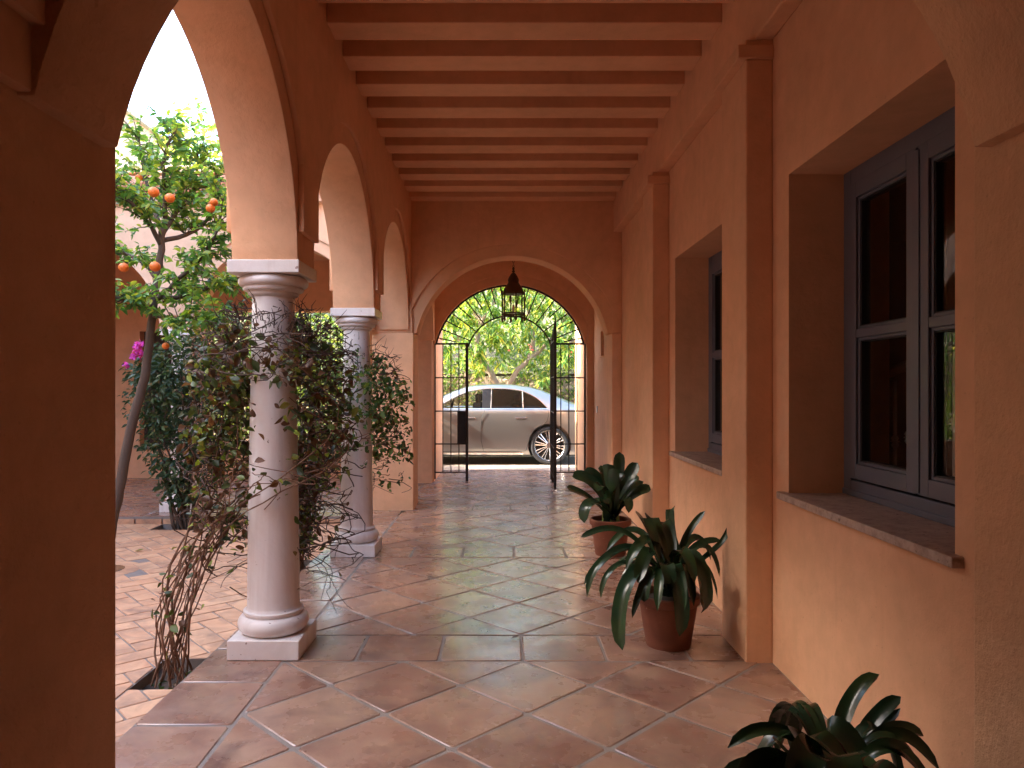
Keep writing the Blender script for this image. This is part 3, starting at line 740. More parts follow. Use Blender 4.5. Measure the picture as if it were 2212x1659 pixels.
# ================================================================== POTTED STRAP PLANTS
def strap(mb, pts, w, tip=.9, roll=0.0, n=16, fold=.16):
    """ribbon leaf along a smooth curve through pts, rounded tip"""
    pts = [Vector(p) for p in pts]
    def bez(t_):
        q = list(pts)
        while len(q) > 1: q = [q[i].lerp(q[i+1], t_) for i in range(len(q)-1)]
        return q[0]
    out = []; fs = []; prev = None
    for i in range(n+1):
        t_ = i/n; p = bez(t_); d = (bez(min(1, t_+.02))-bez(max(0, t_-.02))).normalized()
        side = d.cross(Vector((0, 0, 1)))
        if side.length < .25: side = prev if prev else d.cross(Vector((0, 1, .3)))
        side = side.normalized()
        if prev and side.dot(prev) < 0: side = -side
        if prev: side = (side*.5+prev*.5).normalized()
        prev = side; nr = side.cross(d).normalized()
        s2 = (side*math.cos(roll)+nr*math.sin(roll)); n2 = (nr*math.cos(roll)-side*math.sin(roll))
        ww_ = w*(min(1, .50+.9*t_) if t_ < .6 else 1)*(1 if t_ < .80 else math.sqrt(max(0, 1-((t_-.80)/.20)**2))*1+0)
        ww_ = max(ww_, .002)
        for k, (o_, h_) in enumerate(((-.5, fold), (-.25, fold*.3), (0, -fold*.25), (.25, fold*.3), (.5, fold))):
            out.append(p+s2*ww_*o_+n2*ww_*h_)
    for i in range(n):
        for k in range(4): a = i*5+k; fs.append((a, a+1, a+6, a+5))
    mb.add(out, fs)
def pot(parent, x, y, r0, r1, h, rimh=.05, stain=0):
    m = MB(); m.lathe([(r0*.98, .001), (r0, .006), (r1*.90+r0*.02, h-rimh-.004), (r1*.95, h-rimh), (r1, h-rimh+.006), (r1+.002, h-.006), (r1-.004, h), (r1-.016, h), (r1-.02, h-.03), (r1*.9, h-.05)], x, y, 48, False)
    m.lathe([(.001, .0005), (r0*.98, .001)], x, y, 48, False)
    o = auto_smooth(m.build('pot', POTM, parent), 40)
    s = MB(); n = 30; vs = [(x, y, h-.03)]+[(x+(r1-.02)*math.cos(2*math.pi*k/n), y+(r1-.02)*math.sin(2*math.pi*k/n), h-.04+.006*math.sin(k*5)) for k in range(n)]
    s.add(vs, [(0, 1+k, 1+(k+1) % n) for k in range(n)]); s.build('potting_soil', 'soil', parent, smooth=True)
t = NT('weathered_terracotta'); c = t.ramp(t.noise(5, 6, .6), [(.35, (.15, .045, .024)), (.65, (.23, .08, .042))])
c = t.mix(t.ramp(t.noise(16, 6, .75), [(.66, (0, 0, 0)), (.72, (.8, .8, .8))]), c, (.48, .36, .30))
POTM = t.fin(c, .75, t.bump(t.noise(30, 4), .3, .004))
def leafP(mb, Y0, base, pts, w, depths, roll=0, fold=.16):
    q = [P(px, py, Y0+dz) for (px, py), dz in zip(pts, depths)]
    dx, dy = abs(q[-1].x-base.x), abs(q[-1].y-base.y)
    roll = roll*.6-math.copysign(1.0*dx/(dx+dy+.02), q[-1].x-base.x)
    strap(mb, [base]+q, w, roll=roll, fold=fold)
# middle plant
Y2 = 4.09; pb = Vector((.93, Y2, .27))
mp_ = empty('potted_clivia', (.93, Y2, 0), 'middle potted plant with long arching dark strap leaves beside the first pilaster', 'plant', 'potted strap leaved plants along the wall')
pot(mp_, .93, Y2, .122, .172, .285)
mb = MB(); u = pb
L2 = [  # (control, control, tip) in picture measure, depth offsets, width
 ([(1400, 1180), (1360, 1130), (1290, 1215), (1262, 1262)], (-.1, -.15, -.2, -.2), .040),
 ([(1420, 1170), (1350, 1160), (1275, 1190), (1268, 1290)], (-.1, -.1, -.25, -.22), .038),
 ([(1400, 1150), (1330, 1110), (1280, 1150), (1255, 1160)], (.05, 0, 0, 0), .032),
 ([(1400, 1200), (1340, 1190), (1300, 1230), (1298, 1292)], (-.15, -.25, -.28, -.28), .030),
 ([(1400, 1180), (1350, 1210), (1322, 1330), (1345, 1405)], (-.2, -.32, -.34, -.34), .075),
 ([(1420, 1190), (1390, 1240), (1380, 1290), (1366, 1335)], (-.2, -.28, -.3, -.3), .036),
 ([(1410, 1130), (1350, 1080), (1395, 1100), (1425, 1215)], (-.05, -.05, -.12, -.25), .085),
 ([(1410, 1110), (1395, 1080), (1400, 1110), (1450, 1230)], (0, 0, -.1, -.2), .075),
 ([(1430, 1150), (1420, 1090), (1445, 1110), (1455, 1210)], (.05, .05, 0, -.12), .06),
 ([(1440, 1150), (1470, 1030), (1425, 1090), (1470, 1215)], (.05, .1, .05, .0), .055),
 ([(1460, 1220), (1470, 1160), (1500, 1130), (1523, 1104)], (.05, .1, .1, .1), .036),
 ([(1470, 1220), (1490, 1160), (1530, 1170), (1555, 1166)], (0, 0, 0, 0), .036),
 ([(1470, 1230), (1540, 1190), (1570, 1180), (1576, 1130)], (.0, .05, .05, .05), .030),
 ([(1470, 1230), (1510, 1110), (1545, 1190), (1554, 1246)], (-.02, -.02, -.02, -.02), .038),
 ([(1460, 1170), (1500, 1130), (1545, 1290), (1514, 1325)], (-.15, -.25, -.3, -.3), .075),
 ([(1450, 1180), (1450, 1180), (1480, 1300), (1468, 1375)], (-.2, -.25, -.33, -.33), .085),
 ([(1430, 1190), (1400, 1230), (1385, 1270), (1392, 1300)], (-.2, -.25, -.3, -.3), .06),
 ([(1430, 1160), (1400, 1180), (1385, 1200), (1378, 1260)], (-.15, -.2, -.25, -.3), .065),
 ([(1440, 1200), (1430, 1190), (1450, 1250), (1445, 1262)], (-.2, -.28, -.3, -.3), .07),
 ([(1470, 1200), (1510, 1210), (1520, 1220), (1530, 1228)], (-.1, -.1, -.1, -.1), .03),
 ([(1460, 1200), (1490, 1130), (1520, 1150), (1535, 1210)], (.15, .2, .2, .2), .045),
 ([(1420, 1180), (1390, 1120), (1350, 1130), (1310, 1190)], (.15, .25, .25, .2), .045),
 ([(1440, 1200), (1420, 1130), (1380, 1150), (1352, 1230)], (-.1, -.2, -.28, -.3), .05),
 ([(1445, 1200), (1465, 1150), (1490, 1190), (1500, 1260)], (-.15, -.25, -.32, -.33), .055),
]
for pts, dp, w in L2: leafP(mb, Y2, u+Vector((random.uniform(-.03, .03), random.uniform(-.03, .03), 0)), pts, w*1.08, dp, random.uniform(-.3, .3))
for k in range(10):
    a = random.uniform(0, 6.28); l = random.uniform(.25, .38); e = Vector((math.cos(a), math.sin(a), 0))
    strap(mb, [u+e*.02, u+e*.08+Vector((0, 0, .25)), u+e*l*.8+Vector((0, 0, .3)), u+e*l+Vector((0, 0, .02))], .05)
auto_smooth(mb.build('strap_leaves', 'strap', mp_), 60)
# far plant (broad upright leaves)
Y1 = 6.3; pb1 = Vector((.94, Y1, .28))
fp = empty('potted_clivia', (.94, Y1, 0), 'farthest potted plant with broad upright leaves in an orange clay pot', 'plant', 'potted strap leaved plants along the wall')
pot(fp, .94, Y1, .128, .175, .305)
mb = MB()
L1 = [
 ([(1300, 1090), (1260, 1060), (1240, 1062), (1224, 1052)], (0, -.05, -.1, -.1), .10),
 ([(1310, 1080), (1290, 1040), (1260, 1020), (1236, 1030)], (0, 0, 0, 0), .11),
 ([(1315, 1070), (1300, 1040), (1285, 1015), (1262, 1018)], (.1, .1, .12, .12), .10),
 ([(1320, 1070), (1315, 1040), (1305, 1010), (1292, 1012)], (.1, .1, .12, .12), .10),
 ([(1325, 1070), (1322, 1040), (1315, 1010), (1313, 1002)], (.0, 0, 0, 0), .12),
 ([(1330, 1070), (1335, 1040), (1338, 1000), (1338, 976)], (.1, .1, .15, .15), .10),
 ([(1335, 1080), (1350, 1050), (1362, 1015), (1378, 1000)], (.0, .0, .05, .05), .11),
 ([(1335, 1090), (1345, 1070), (1370, 1030), (1380, 1030)], (-.05, -.1, -.1, -.1), .10),
 ([(1340, 1100), (1360, 1070), (1390, 1050), (1406, 1058)], (-.05, -.1, -.12, -.12), .11),
 ([(1340, 1100), (1345, 1060), (1362, 1070), (1358, 1108)], (-.1, -.15, -.2, -.2), .08),
 ([(1310, 1100), (1280, 1055), (1255, 1090), (1262, 1130)], (-.1, -.15, -.2, -.2), .10),
 ([(1315, 1100), (1300, 1060), (1300, 1070), (1316, 1098)], (-.12, -.2, -.24, -.24), .09),
 ([(1320, 1095), (1310, 1030), (1290, 1040), (1290, 1062)], (-.1, -.15, -.2, -.25), .09),
 ([(1325, 1090), (1330, 1060), (1335, 1030), (1350, 1025)], (-.1, -.12, -.12, -.12), .10),
 ([(1320, 1090), (1300, 1070), (1270, 1080), (1275, 1095)], (.1, .15, .2, .2), .09),
 ([(1330, 1090), (1322, 1050), (1326, 1020), (1325, 1012)], (-.12, -.12, -.12, -.12), .10),
 ([(1335, 1090), (1355, 1060), (1370, 1050), (1390, 1040)], (.15, .2, .22, .22), .09),
]
for pts, dp, w in L1: leafP(mb, Y1, pb1+Vector((random.uniform(-.05, .05), random.uniform(-.04, .04), 0)), pts, w, dp, random.uniform(-.2, .2), .10)
auto_smooth(mb.build('strap_leaves', 'strap', fp), 60)
m = MB()
for dx in (-.045, .02, .05): m.tube([(.94+dx, Y1, .25), (.94+dx*1.1, Y1, .36)], [.028, .02], 8)
m.build('leaf_base', simple('pale_green_base', (.16, .22, .05), .5), fp)
# nearest plant
Y3 = 2.12; pb3 = Vector((.95, Y3, .27))
npn = empty('potted_clivia', (.95, Y3, 0), 'nearest potted plant whose dark arching leaves rise at the bottom edge', 'plant', 'potted strap leaved plants along the wall')
pot(npn, .95, Y3, .122, .172, .285)
mb = MB()
L3 = [
 ([(1790, 1640), (1800, 1560), (1850, 1470), (1899, 1457)], (.15, .2, .2, .2), .042),
 ([(1830, 1640), (1870, 1560), (1905, 1530), (1946, 1505)], (.1, .1, .1, .1), .036),
 ([(1840, 1660), (1880, 1560), (1905, 1580), (1945, 1530)], (.1, .1, .1, .1), .024),
 ([(1850, 1660), (1880, 1540), (1960, 1560), (1995, 1590)], (0, 0, 0, 0), .028),
 ([(1850, 1680), (1900, 1530), (1960, 1560), (2030, 1665)], (0, 0, -.05, -.05), .030),
 ([(1850, 1690), (1900, 1560), (1940, 1600), (1990, 1670)], (-.1, -.1, -.1, -.1), .034),
 ([(1770, 1660), (1740, 1560), (1640, 1540), (1572, 1616)], (0, 0, 0, 0), .030),
 ([(1770, 1700), (1700, 1620), (1640, 1640), (1560, 1665)], (-.1, -.15, -.2, -.2), .030),
 ([(1760, 1660), (1660, 1540), (1780, 1540), (1850, 1720)], (-.1, -.15, -.2, -.25), .075),
 ([(1780, 1660), (1730, 1500), (1850, 1560), (1870, 1720)], (0, 0, -.05, -.1), .078),
 ([(1760, 1680), (1640, 1570), (1700, 1590), (1790, 1720)], (-.15, -.2, -.25, -.3), .07),
 ([(1760, 1700), (1680, 1600), (1620, 1640), (1600, 1720)], (-.1, -.2, -.25, -.3), .06),
 ([(1800, 1700), (1760, 1560), (1740, 1600), (1720, 1720)], (-.15, -.25, -.3, -.3), .07),
 ([(1830, 1700), (1860, 1620), (1900, 1640), (1960, 1720)], (-.15, -.25, -.3, -.3), .06),
 ([(1810, 1700), (1790, 1580), (1820, 1600), (1830, 1720)], (-.1, -.2, -.28, -.3), .075),
]
for pts, dp, w in L3: leafP(mb, Y3, pb3+Vector((random.uniform(-.03, .03), random.uniform(-.03, .03), 0)), pts, w*1.2, dp, random.uniform(-.3, .3))
for k in range(12):
    a = random.uniform(0, 6.28); l = random.uniform(.22, .34); e = Vector((math.cos(a), math.sin(a), 0))
    strap(mb, [pb3+e*.02, pb3+e*.08+Vector((0, 0, .22)), pb3+e*l*.8+Vector((0, 0, .24)), pb3+e*l+Vector((0, 0, -.05))], .055)
auto_smooth(mb.build('strap_leaves', 'strap', npn), 60)

# ================================================================== ORANGE TREE
def limb(mb, pts, r0, r1, n=8, jit=.01, sub=4):
    pts = [Vector(p) for p in pts]; out = []
    for i in range(len(pts)-1):
        a = pts[max(i-1, 0)]; b = pts[i]; c = pts[i+1]; d = pts[min(i+2, len(pts)-1)]
        for k in range(sub):
            t_ = k/sub
            out.append(.5*((2*b)+(c-a)*t_+(2*a-5*b+4*c-d)*t_*t_+(3*b-a-3*c+d)*t_**3)+Vector([random.uniform(-jit, jit) for _ in range(3)]))
    out.append(pts[-1]); m = len(out)
    mb.tube(out, [r0+(r1-r0)*i/(m-1) for i in range(m)], n)
    return out
ot = empty('orange_tree', (-3.28, 6.1, -.12), 'slim leaning orange tree with ripe fruit in a round courtyard pit', 'tree')
TY = 6.1
tr = MB()
T = lambda x, y, dy=0: P(x, y, TY+dy)
trunk = [Vector((-3.30, 6.1, -.16)), T(243, 1130), T(262, 1030), T(290, 900), T(311, 820), T(322, 750), T(333, 650), T(346, 560), T(352, 490)]
limb(tr, trunk, .047, .026, 12, .006)
limbs = [[T(333, 650), T(380, 610, -.1), T(430, 560, -.25), T(470, 500, -.3), T(480, 430, -.3)],
         [T(350, 510), T(385, 450, .1), T(420, 400, .2), T(428, 330, .2)],
         [T(348, 530), T(318, 475, -.15), T(270, 425, -.3), T(215, 390, -.35)],
         [T(352, 490), T(358, 430, 0), T(352, 350, -.05), T(372, 290, -.1)],
         [T(340, 600), T(300, 560, .2), T(240, 540, .35), T(180, 500, .4)],
         [T(330, 670), T(290, 650, -.2), T(240, 640, -.3), T(190, 600, -.35)],
         [T(350, 500), T(330, 440, .25), T(310, 370, .35), T(300, 300, .35)],
         [T(334, 645), T(400, 640, .15), T(455, 620, .3), T(490, 600, .3)],
         [T(330, 680), T(385, 690, -.2), T(430, 690, -.3), T(470, 690, -.3)],
         [T(350, 520), T(420, 500, .25), T(460, 450, .35), T(470, 380, .3)]]
allp = []
for l in limbs: allp.append(limb(tr, l, .022, .008, 7, .008))
lf = Leaves(); tips = []
for path in allp:
    for i in range(3, len(path)):
        for _ in range(4):
            p = path[i]; dv = Vector(rdir(1, -.3, .9)[0]); dv = (dv+(p-Vector((-2.85, 6.1, 2.4)))*.5).normalized()
            ln_ = random.uniform(.14, .34); q = p+dv*ln_+Vector((0, 0, -.02))
            mid = (p+q)/2+Vector(rdir(1)[0])*.02
            tr.tube([p, mid, q], [.005, .0035, .002], 5, False); tips.append((p, mid, q))
pos = []; drs = []
for (p, mid, q) in tips:
    for k in range(15):
        t_ = random.uniform(.15, 1.1); c_ = p.lerp(q, t_); dv = (q-p).normalized()
        d_ = (Vector(rdir(1, -.7, .8)[0])*1.0+dv*.6).normalized(); pos.append(c_+Vector(rdir(1)[0])*.015); drs.append(d_)
pos = np.array(pos); drs = np.array(drs); n = len(pos)
keep = (pos[:, 2] > 1.75) & (pos[:, 0] < -2.0)
pos = pos[keep]; drs = drs[keep]; n = len(pos)
up = rdir(n, .2, 1); Ls = rng.uniform(.045, .092, n); lf.add(pos, drs, up, Ls, Ls*.42, .16, .30)
tr.build('trunk', 'bark', ot, smooth=True)
lf.build('crown', 'leaf_citrus', ot)
for (x, y, r_) in ((332, 415, 13), (367, 428, 12), (462, 437, 10), (455, 450, 11), (358, 747, 8.5), (335, 576, 13), (267, 578, 12), (300, 384, 9)):
    yo = 5.42 if r_ > 9 else 5.9; c_ = P(x, y, yo); ob = MB(); rr = .88*r_*yo/F
    ob.lathe([(max(.001, rr*math.cos(a)), c_.z+rr*.95*math.sin(a)) for a in [(-90+15*k)*math.pi/180 for k in range(13)]], c_.x, c_.y, 20, False)
    ob.build('orange_fruit', 'orange', ot, smooth=True)

# ================================================================== VINES ON THE COLUMNS
def vine(name, label, cx, cy, bx, by, mat, zlo, zhi, rad, nl, nstem, dry, spread):
    e = empty(name, (bx, by, CZ-.06), label, 'plant', 'vines climbing the columns')
    st = MB(); sd = MB(); paths = []
    for k in range(nstem):
        a = random.uniform(0, 6.28); zt_ = random.uniform(zlo+.2, zhi); a2 = a+random.uniform(-1.2, 1.2); rr = random.uniform(.17, rad)
        b = Vector((bx+random.uniform(-.12, .07), by+random.uniform(-.10, .12), CZ-.06))
        m1 = Vector((bx+.02+random.uniform(-.13, .14), by+random.uniform(-.1, .12), random.uniform(.2, .5)))
        m2 = Vector((cx-.25+random.uniform(-.12, .10), cy+random.uniform(-.2, .1), random.uniform(.6, .95)))
        m3 = Vector((cx+rr*math.cos(a), cy+rr*math.sin(a), (zt_+.8)/2)); m4 = Vector((cx+rr*math.cos(a2), cy+rr*math.sin(a2), zt_))
        paths.append(limb(st, [b, m1, m2, m3, m4], random.uniform(.003, .0075), .0022, 6, .008, 6))
    for k in range(dry):                              # wiry tangle round the shaft
        a = random.uniform(0, 6.28); z0 = random.uniform(zlo, zhi+.03); r0_ = random.uniform(.13, rad*1.05); q = []
        da = random.uniform(.15, .5)*random.choice((-1, 1)); dz = random.uniform(-.07, .07)
        for j in range(6):
            aa = a+da*j; rr = max(.145, r0_+.05*math.sin(j*1.7+k)); q.append(Vector((cx+rr*math.cos(aa), cy+rr*math.sin(aa), z0+dz*j+random.uniform(-.03, .03))))
        q2 = []
        for v in q:
            if v.z > zhi+.06-.8*max(0, math.hypot(v.x-cx, v.y-cy)-.2) or (v.z < 1.45 and v.y < cy-.04 and abs(v.x-cx) < .22):
                if q2: break
            else: q2.append(v)
        q = q2
        if len(q) > 2: paths.append(limb(sd, q, .0035, .0018, 5, .006, 3))
    for k in range(int(dry*1.6)):                     # dry tips sticking out at the crown
        a = random.uniform(0, 6.28); rr = random.uniform(.12, rad*.8); p = Vector((cx+rr*math.cos(a), cy+rr*math.sin(a), zhi+random.uniform(-.2, .03)-.6*max(0, rr-.15)))
        q = p+Vector((math.cos(a)*random.uniform(-.02, .1), math.sin(a)*random.uniform(-.02, .1), random.uniform(-.04, .09)))
        sd.tube([p, (p+q)/2+Vector(rdir(1)[0])*.012, q], [.0028, .002, .001], 4, False)
    st.build('stems', 'twig', e); sd.build('dry_twigs', 'twig_dark', e)
    L = Leaves(); pos = []; dr = []
    while len(pos) < nl:
        a = random.uniform(0, 6.28); rr = random.uniform(.16, rad); z = zlo+(zhi-zlo)*random.random()**.85
        w = spread(a, z)
        if z > zhi+.02-.9*(rr-.15)-.08*abs(math.sin(a*2.3+1)): continue
        if random.random() > w: continue
        clump = math.sin(a*5+z*9)+math.sin(a*3-z*14+1)+.8*math.sin(z*23+a*2)
        if clump < -.35 and random.random() < .75: continue
        pos.append((cx+rr*math.cos(a), cy+rr*math.sin(a), z)); dr.append(rdir(1, -.9, .4)[0])
    for pth in paths[:nstem]:
        for v in pth[4:]:
            if random.random() < .5: pos.append(tuple(v+Vector(rdir(1)[0])*.03)); dr.append(rdir(1, -.6, .6)[0])
    pos = np.array(pos); dr = np.array(dr); n = len(pos); Ls = rng.uniform(.022, .062, n)
    L.add(pos, dr, rdir(n), Ls, Ls*.68, .25, .25); L.build('foliage', mat, e)
    return e
def sp1(a, z):                                        # fuller on the left, back right hangs down
    s = .35+.65*abs(math.cos(a))
    if math.cos(a) > 0: s *= .6 if z > 1.35 else .38
    if z < 1.1: s *= .55 if math.cos(a) > 0 else .8
    if z < .95: s *= .3
    if math.sin(a) < -.4 and z < 1.45: s *= .12
    return s
vine('climbing_vine', 'half dry brown vine tangled round the nearest column', -1.235, 4.03, -1.70, 3.88, 'leaf_vine', .45, 1.84, .46, 2500, 22, 330, sp1)
def sp2(a, z):
    s = .7+.3*math.cos(a-.2) 
    if z < .8: s *= .3 if math.cos(a) > 0 else .7
    if math.sin(a) < -.3 and z < 1.15: s *= .15
    return s
vine('climbing_vine', 'leafy green vine growing round the middle column', -1.235, 6.37, -1.72, 6.22, 'leaf_vine_green', .55, 1.80, .47, 1900, 16, 90, sp2)
v3 = empty('climbing_vine', (-1.75, 6.1, CZ-.06), 'loose yellow green vine hanging in the gap between the two columns', 'plant', 'vines climbing the columns')
st = MB(); L = Leaves(); pos = []; dr = []
for k in range(16):
    b = Vector((-1.72+random.uniform(-.1, .1), 6.14+random.uniform(-.08, .08), CZ-.06)); x1 = random.uniform(-1.74, -1.38); zt_ = random.uniform(.9, 2.05)
    pth = limb(st, [b, Vector((-1.62+random.uniform(-.1, .08), 6.0, .35)), Vector((x1, 5.9+random.uniform(-.2, .2), .9)), Vector((x1+random.uniform(-.1, .1), 5.9+random.uniform(-.2, .2), zt_))], .007, .002, 5, .01, 8)
    for v in pth[5:]:
        for _ in range(9): pos.append(tuple(v+Vector(rdir(1)[0])*random.uniform(.02, .10))); dr.append(rdir(1, -.9, .4)[0])
pos = np.array(pos); dr = np.array(dr); n = len(pos); Ls = rng.uniform(.028, .06, n); L.add(pos, dr, rdir(n), Ls, Ls*.72, .25, .25)
st.build('stems', 'twig', v3); L.build('foliage', 'leaf_vine', v3)
# pit weeds
pw = Leaves(); n = 60; ps = np.stack([rng.uniform(-1.83, -1.6, n), rng.uniform(3.7, 4.05, n), np.full(n, CZ-.05)], 1)
pw.add(ps, rdir(n, .2, .9), rdir(n), rng.uniform(.02, .05, n), rng.uniform(.008, .02, n)); o = pw.build('weed_seedlings', 'leaf_vine_green'); tag(o, 'tiny green seedlings sprouting from the soil pit', 'weeds', kind='stuff')

# ================================================================== DARK BUSH (bougainvillea) across the courtyard
def bush(name, label, base, blobs, nl, Lr, mat, stems, sm='bark', group=None, cat='bush', shell=.62, wr=.45, dn=.3):
    e = empty(name, base, label, cat, group); st = MB(); b0 = Vector(base)
    for k in range(stems):
        c, r_ = random.choice(blobs); c = Vector(c)
        tgt = c+Vector(rdir(1)[0])*min(r_)*.6; b = b0+Vector((random.uniform(-.09, .09), random.uniform(-.06, .06), 0))
        limb(st, [b, b.lerp(tgt, .35)+Vector((random.uniform(-.06, .06), random.uniform(-.05, .05), .08)), b.lerp(tgt, .7)+Vector(rdir(1)[0])*.06, tgt], random.uniform(.012, .024), .004, 6, .012, 5)
    st.build('stems', sm, e, smooth=True)
    L = Leaves(); vol = np.array([r_[0]*r_[1]*r_[2] for _, r_ in blobs])**.7; cnt = (vol/vol.sum()*nl).astype(int)
    for (c, r_), n in zip(blobs, cnt):
        d = rdir(n); q = rng.uniform(shell**3, 1, n)**(1/3)
        a = np.arctan2(d[:, 1], d[:, 0]); bump = 1+.16*np.sin(a*5+d[:, 2]*7+c[0]*9)+.12*np.sin(a*9-d[:, 2]*11+c[2]*5)
        p = np.array(c)+d*np.array(r_)*(q*bump)[:, None]
        ld = rdir(n, -.8, .5)+d*.5; Ls = rng.uniform(*Lr, n); L.add(p, ld, rdir(n, -.2, 1), Ls, Ls*wr, .2, dn)
    L.build('foliage', mat, e); return e
B = lambda x, y, r, Y: (tuple(P(x, y, Y)), tuple(v*Y/F for v in r))
bush('dark_bush', 'tall dark green bush climbing before the far column, a few magenta flowers on top', (-3.42, 7.96, CZ-.06),
     [B(400, 800, (95, 95, 75), 7.95), B(360, 870, (75, 85, 70), 7.95), B(430, 900, (70, 85, 95), 8.0), B(375, 960, (62, 75, 60), 7.95), B(410, 1020, (65, 70, 60), 7.95), B(440, 780, (60, 70, 50), 8.0), B(310, 800, (40, 50, 25), 7.9), B(395, 1060, (45, 50, 30), 7.95)],
     5200, (.045, .085), 'leaf_bush', 12, 'bark')
e = bpy.data.objects['dark_bush']
for (x, y, s_) in ((296, 752, 10), (303, 762, 8), (290, 768, 7), (273, 787, 4), (322, 752, 4), (300, 745, 8)):
    c_ = P(x, y, 7.62); pt = Leaves()
    ps = np.array([tuple(c_+Vector(rdir(1)[0])*s_*7.6/F*random.random()) for _ in range(int(s_*3))]); n = len(ps)
    pt.add(ps, rdir(n), rdir(n), rng.uniform(.03, .05, n), rng.uniform(.03, .04, n)); pt.build('flower_cluster', 'petal', e)
# garden behind the gallery opening
bush('garden_tree', 'tall garden tree beyond the gallery roof whose shade dapples the gate wall', (-4.6, 13.7, -.3),
     [((-4.6, 13.4, 5.2), (1.1, 1.0, .9)), ((-5.4, 13.9, 6.0), (1.0, .9, .8)), ((-3.8, 13.0, 4.9), (.7, .6, .6))], 1500, (.12, .2), 'leaf_tree', 8, 'bark_light', cat='tree', shell=.3)
bush('garden_shrub', 'sunlit yellow green shrubs seen through the gallery opening between the columns', (-3.6, 13.6, -.3),
     [((-3.0, 13.8, 1.2), (.9, .8, 1.5)), ((-4.4, 13.9, 1.3), (1.0, .8, 1.6)), ((-5.8, 14, 1.2), (1.0, .8, 1.6)), ((-2.2, 14.3, 1.8), (.8, .7, 1.5))], 5200, (.09, .16), 'leaf_shrub', 8, 'bark_light', cat='shrub')

# ================================================================== OUTSIDE THE GATE: wall, trees
m = MB(); nx, nz = 120, 14
vs = []
for j in range(nz+1):
    for i in range(nx+1):
        x = -14+28*i/nx; z = -.05+1.75*j/nz; vs.append((x, 17.55+.16*z+.07*math.sin(i*1.9+j*2.3)*math.cos(j*1.7-i*.6), z+(.08*math.sin(i*.7) if j == nz else 0)))
m.add(vs, [(j*(nx+1)+i, j*(nx+1)+i+1, (j+1)*(nx+1)+i+1, (j+1)*(nx+1)+i) for j in range(nz) for i in range(nx)])
n0 = len(m.v); m.add([(-14, 17.9, 1.75), (14, 17.9, 1.75), (14, 18.4, 1.7), (-14, 18.4, 1.7)], [(0, 1, 2, 3)])
tag(m.build('stone_retaining_wall', 'rubble', smooth=True), 'rough stone retaining wall behind the parked car', 'wall')
tt = empty('loquat_tree', (.0, 16.6, -.1), 'broad tree with long drooping glossy leaves behind the parked car', 'tree')
st = MB(); Y = 16.6
Q = lambda x, y, dy=0: P(x, y, Y+dy)
base = Q(1075, 1000); base.z = -.1
main = [[base, Q(1078, 880), Q(1068, 820), Q(1040, 780), Q(1030, 745), Q(1040, 700), Q(1065, 660), Q(1075, 600)],
        [Q(1078, 870), Q(1110, 810, -.2), Q(1145, 775, -.3), Q(1185, 740, -.3), Q(1220, 690, -.3), Q(1240, 620, -.3)],
        [Q(1040, 780), Q(1000, 740, -.2), Q(965, 700, -.3), Q(940, 640, -.3)],
        [Q(1040, 700), Q(1020, 660, .3), Q(1000, 610, .3), Q(990, 560, .3)],
        [Q(1145, 775, -.3), Q(1150, 720, -.1), Q(1140, 660, 0), Q(1150, 590, 0)],
        [Q(1185, 740, -.3), Q(1230, 740, -.4), Q(1275, 720, -.5), Q(1310, 690, -.5)]]
for k, l in enumerate(main): limb(st, l, .10 if k == 0 else .065, .02, 10, .02, 6)
st.build('trunk', 'bark_light', tt, smooth=True)
L = Leaves(); n = 900
cl_ = []
while len(cl_) < 880:
    x = random.uniform(880, 1330); y = random.uniform(540, 840)
    edge = 800+18*math.sin(x*.05)+14*math.sin(x*.13)
    if y > edge: continue
    if 1080 < x < 1125 and 755 < y < 830 and random.random() < .6: continue
    cl_.append(Q(x, y, random.uniform(-.9, .7)))
for c_ in cl_:
    k = random.randint(9, 15); a = rng.uniform(0, 2*np.pi, k); el = rng.uniform(-.8, .35, k)
    d = np.stack([np.cos(a), np.sin(a), el], 1); Ls = rng.uniform(.11, .21, k)
    L.add(np.array([tuple(c_)]*k)+rng.normal(0, .02, (k, 3)), d, np.tile([0, 0, 1.], (k, 1))+rng.normal(0, .3, (k, 3)), Ls, Ls*.27, .14, .55)
L.build('crown', 'leaf_tree', tt)
blobs = []
for k in range(16):
    x = -9+1.25*k; blobs.append(((x, 18.8+random.uniform(-.2, .5), 2.1+random.uniform(-.2, .5)), (1.1, .8, 1.2)))
    blobs.append(((x+.5, 20.2, 3.6+random.uniform(-.3, .6)), (1.2, .9, 1.4)))
bush('hillside_shrub', 'dense sunlit shrubs covering the slope above the stone wall', (0, 18.6, 1.3), blobs, 15000, (.10, .20), 'leaf_shrub', 20, 'bark', cat='shrub', shell=.5)
bush('wall_creeper', 'low sunlit creeper spilling over the stone wall behind the car', (0, 17.25, -.1),
     [((-4.2+.62*k, 17.35+.12*math.sin(k*2.1), 1.35+.35*math.sin(k*1.7)), (.42, .22, .45)) for k in range(15)], 3600, (.06, .13), 'leaf_shrub', 14, 'bark_light', cat='creeper', shell=.3)
for o_ in (1,):
    for (x, y) in ((1147, 748), (1150, 755), (1100, 757), (1230, 768), (1235, 760), (1063, 628), (1143, 745)):
        rb = Leaves(); ps = np.array([tuple(P(x, y, 15.6))]*3)
        n = len(ps); rb.add(ps, rdir(n), rdir(n), rng.uniform(.02, .04, n), rng.uniform(.02, .03, n)); rb.build('red_flower', 'petal_red', bpy.data.objects['hillside_shrub'])

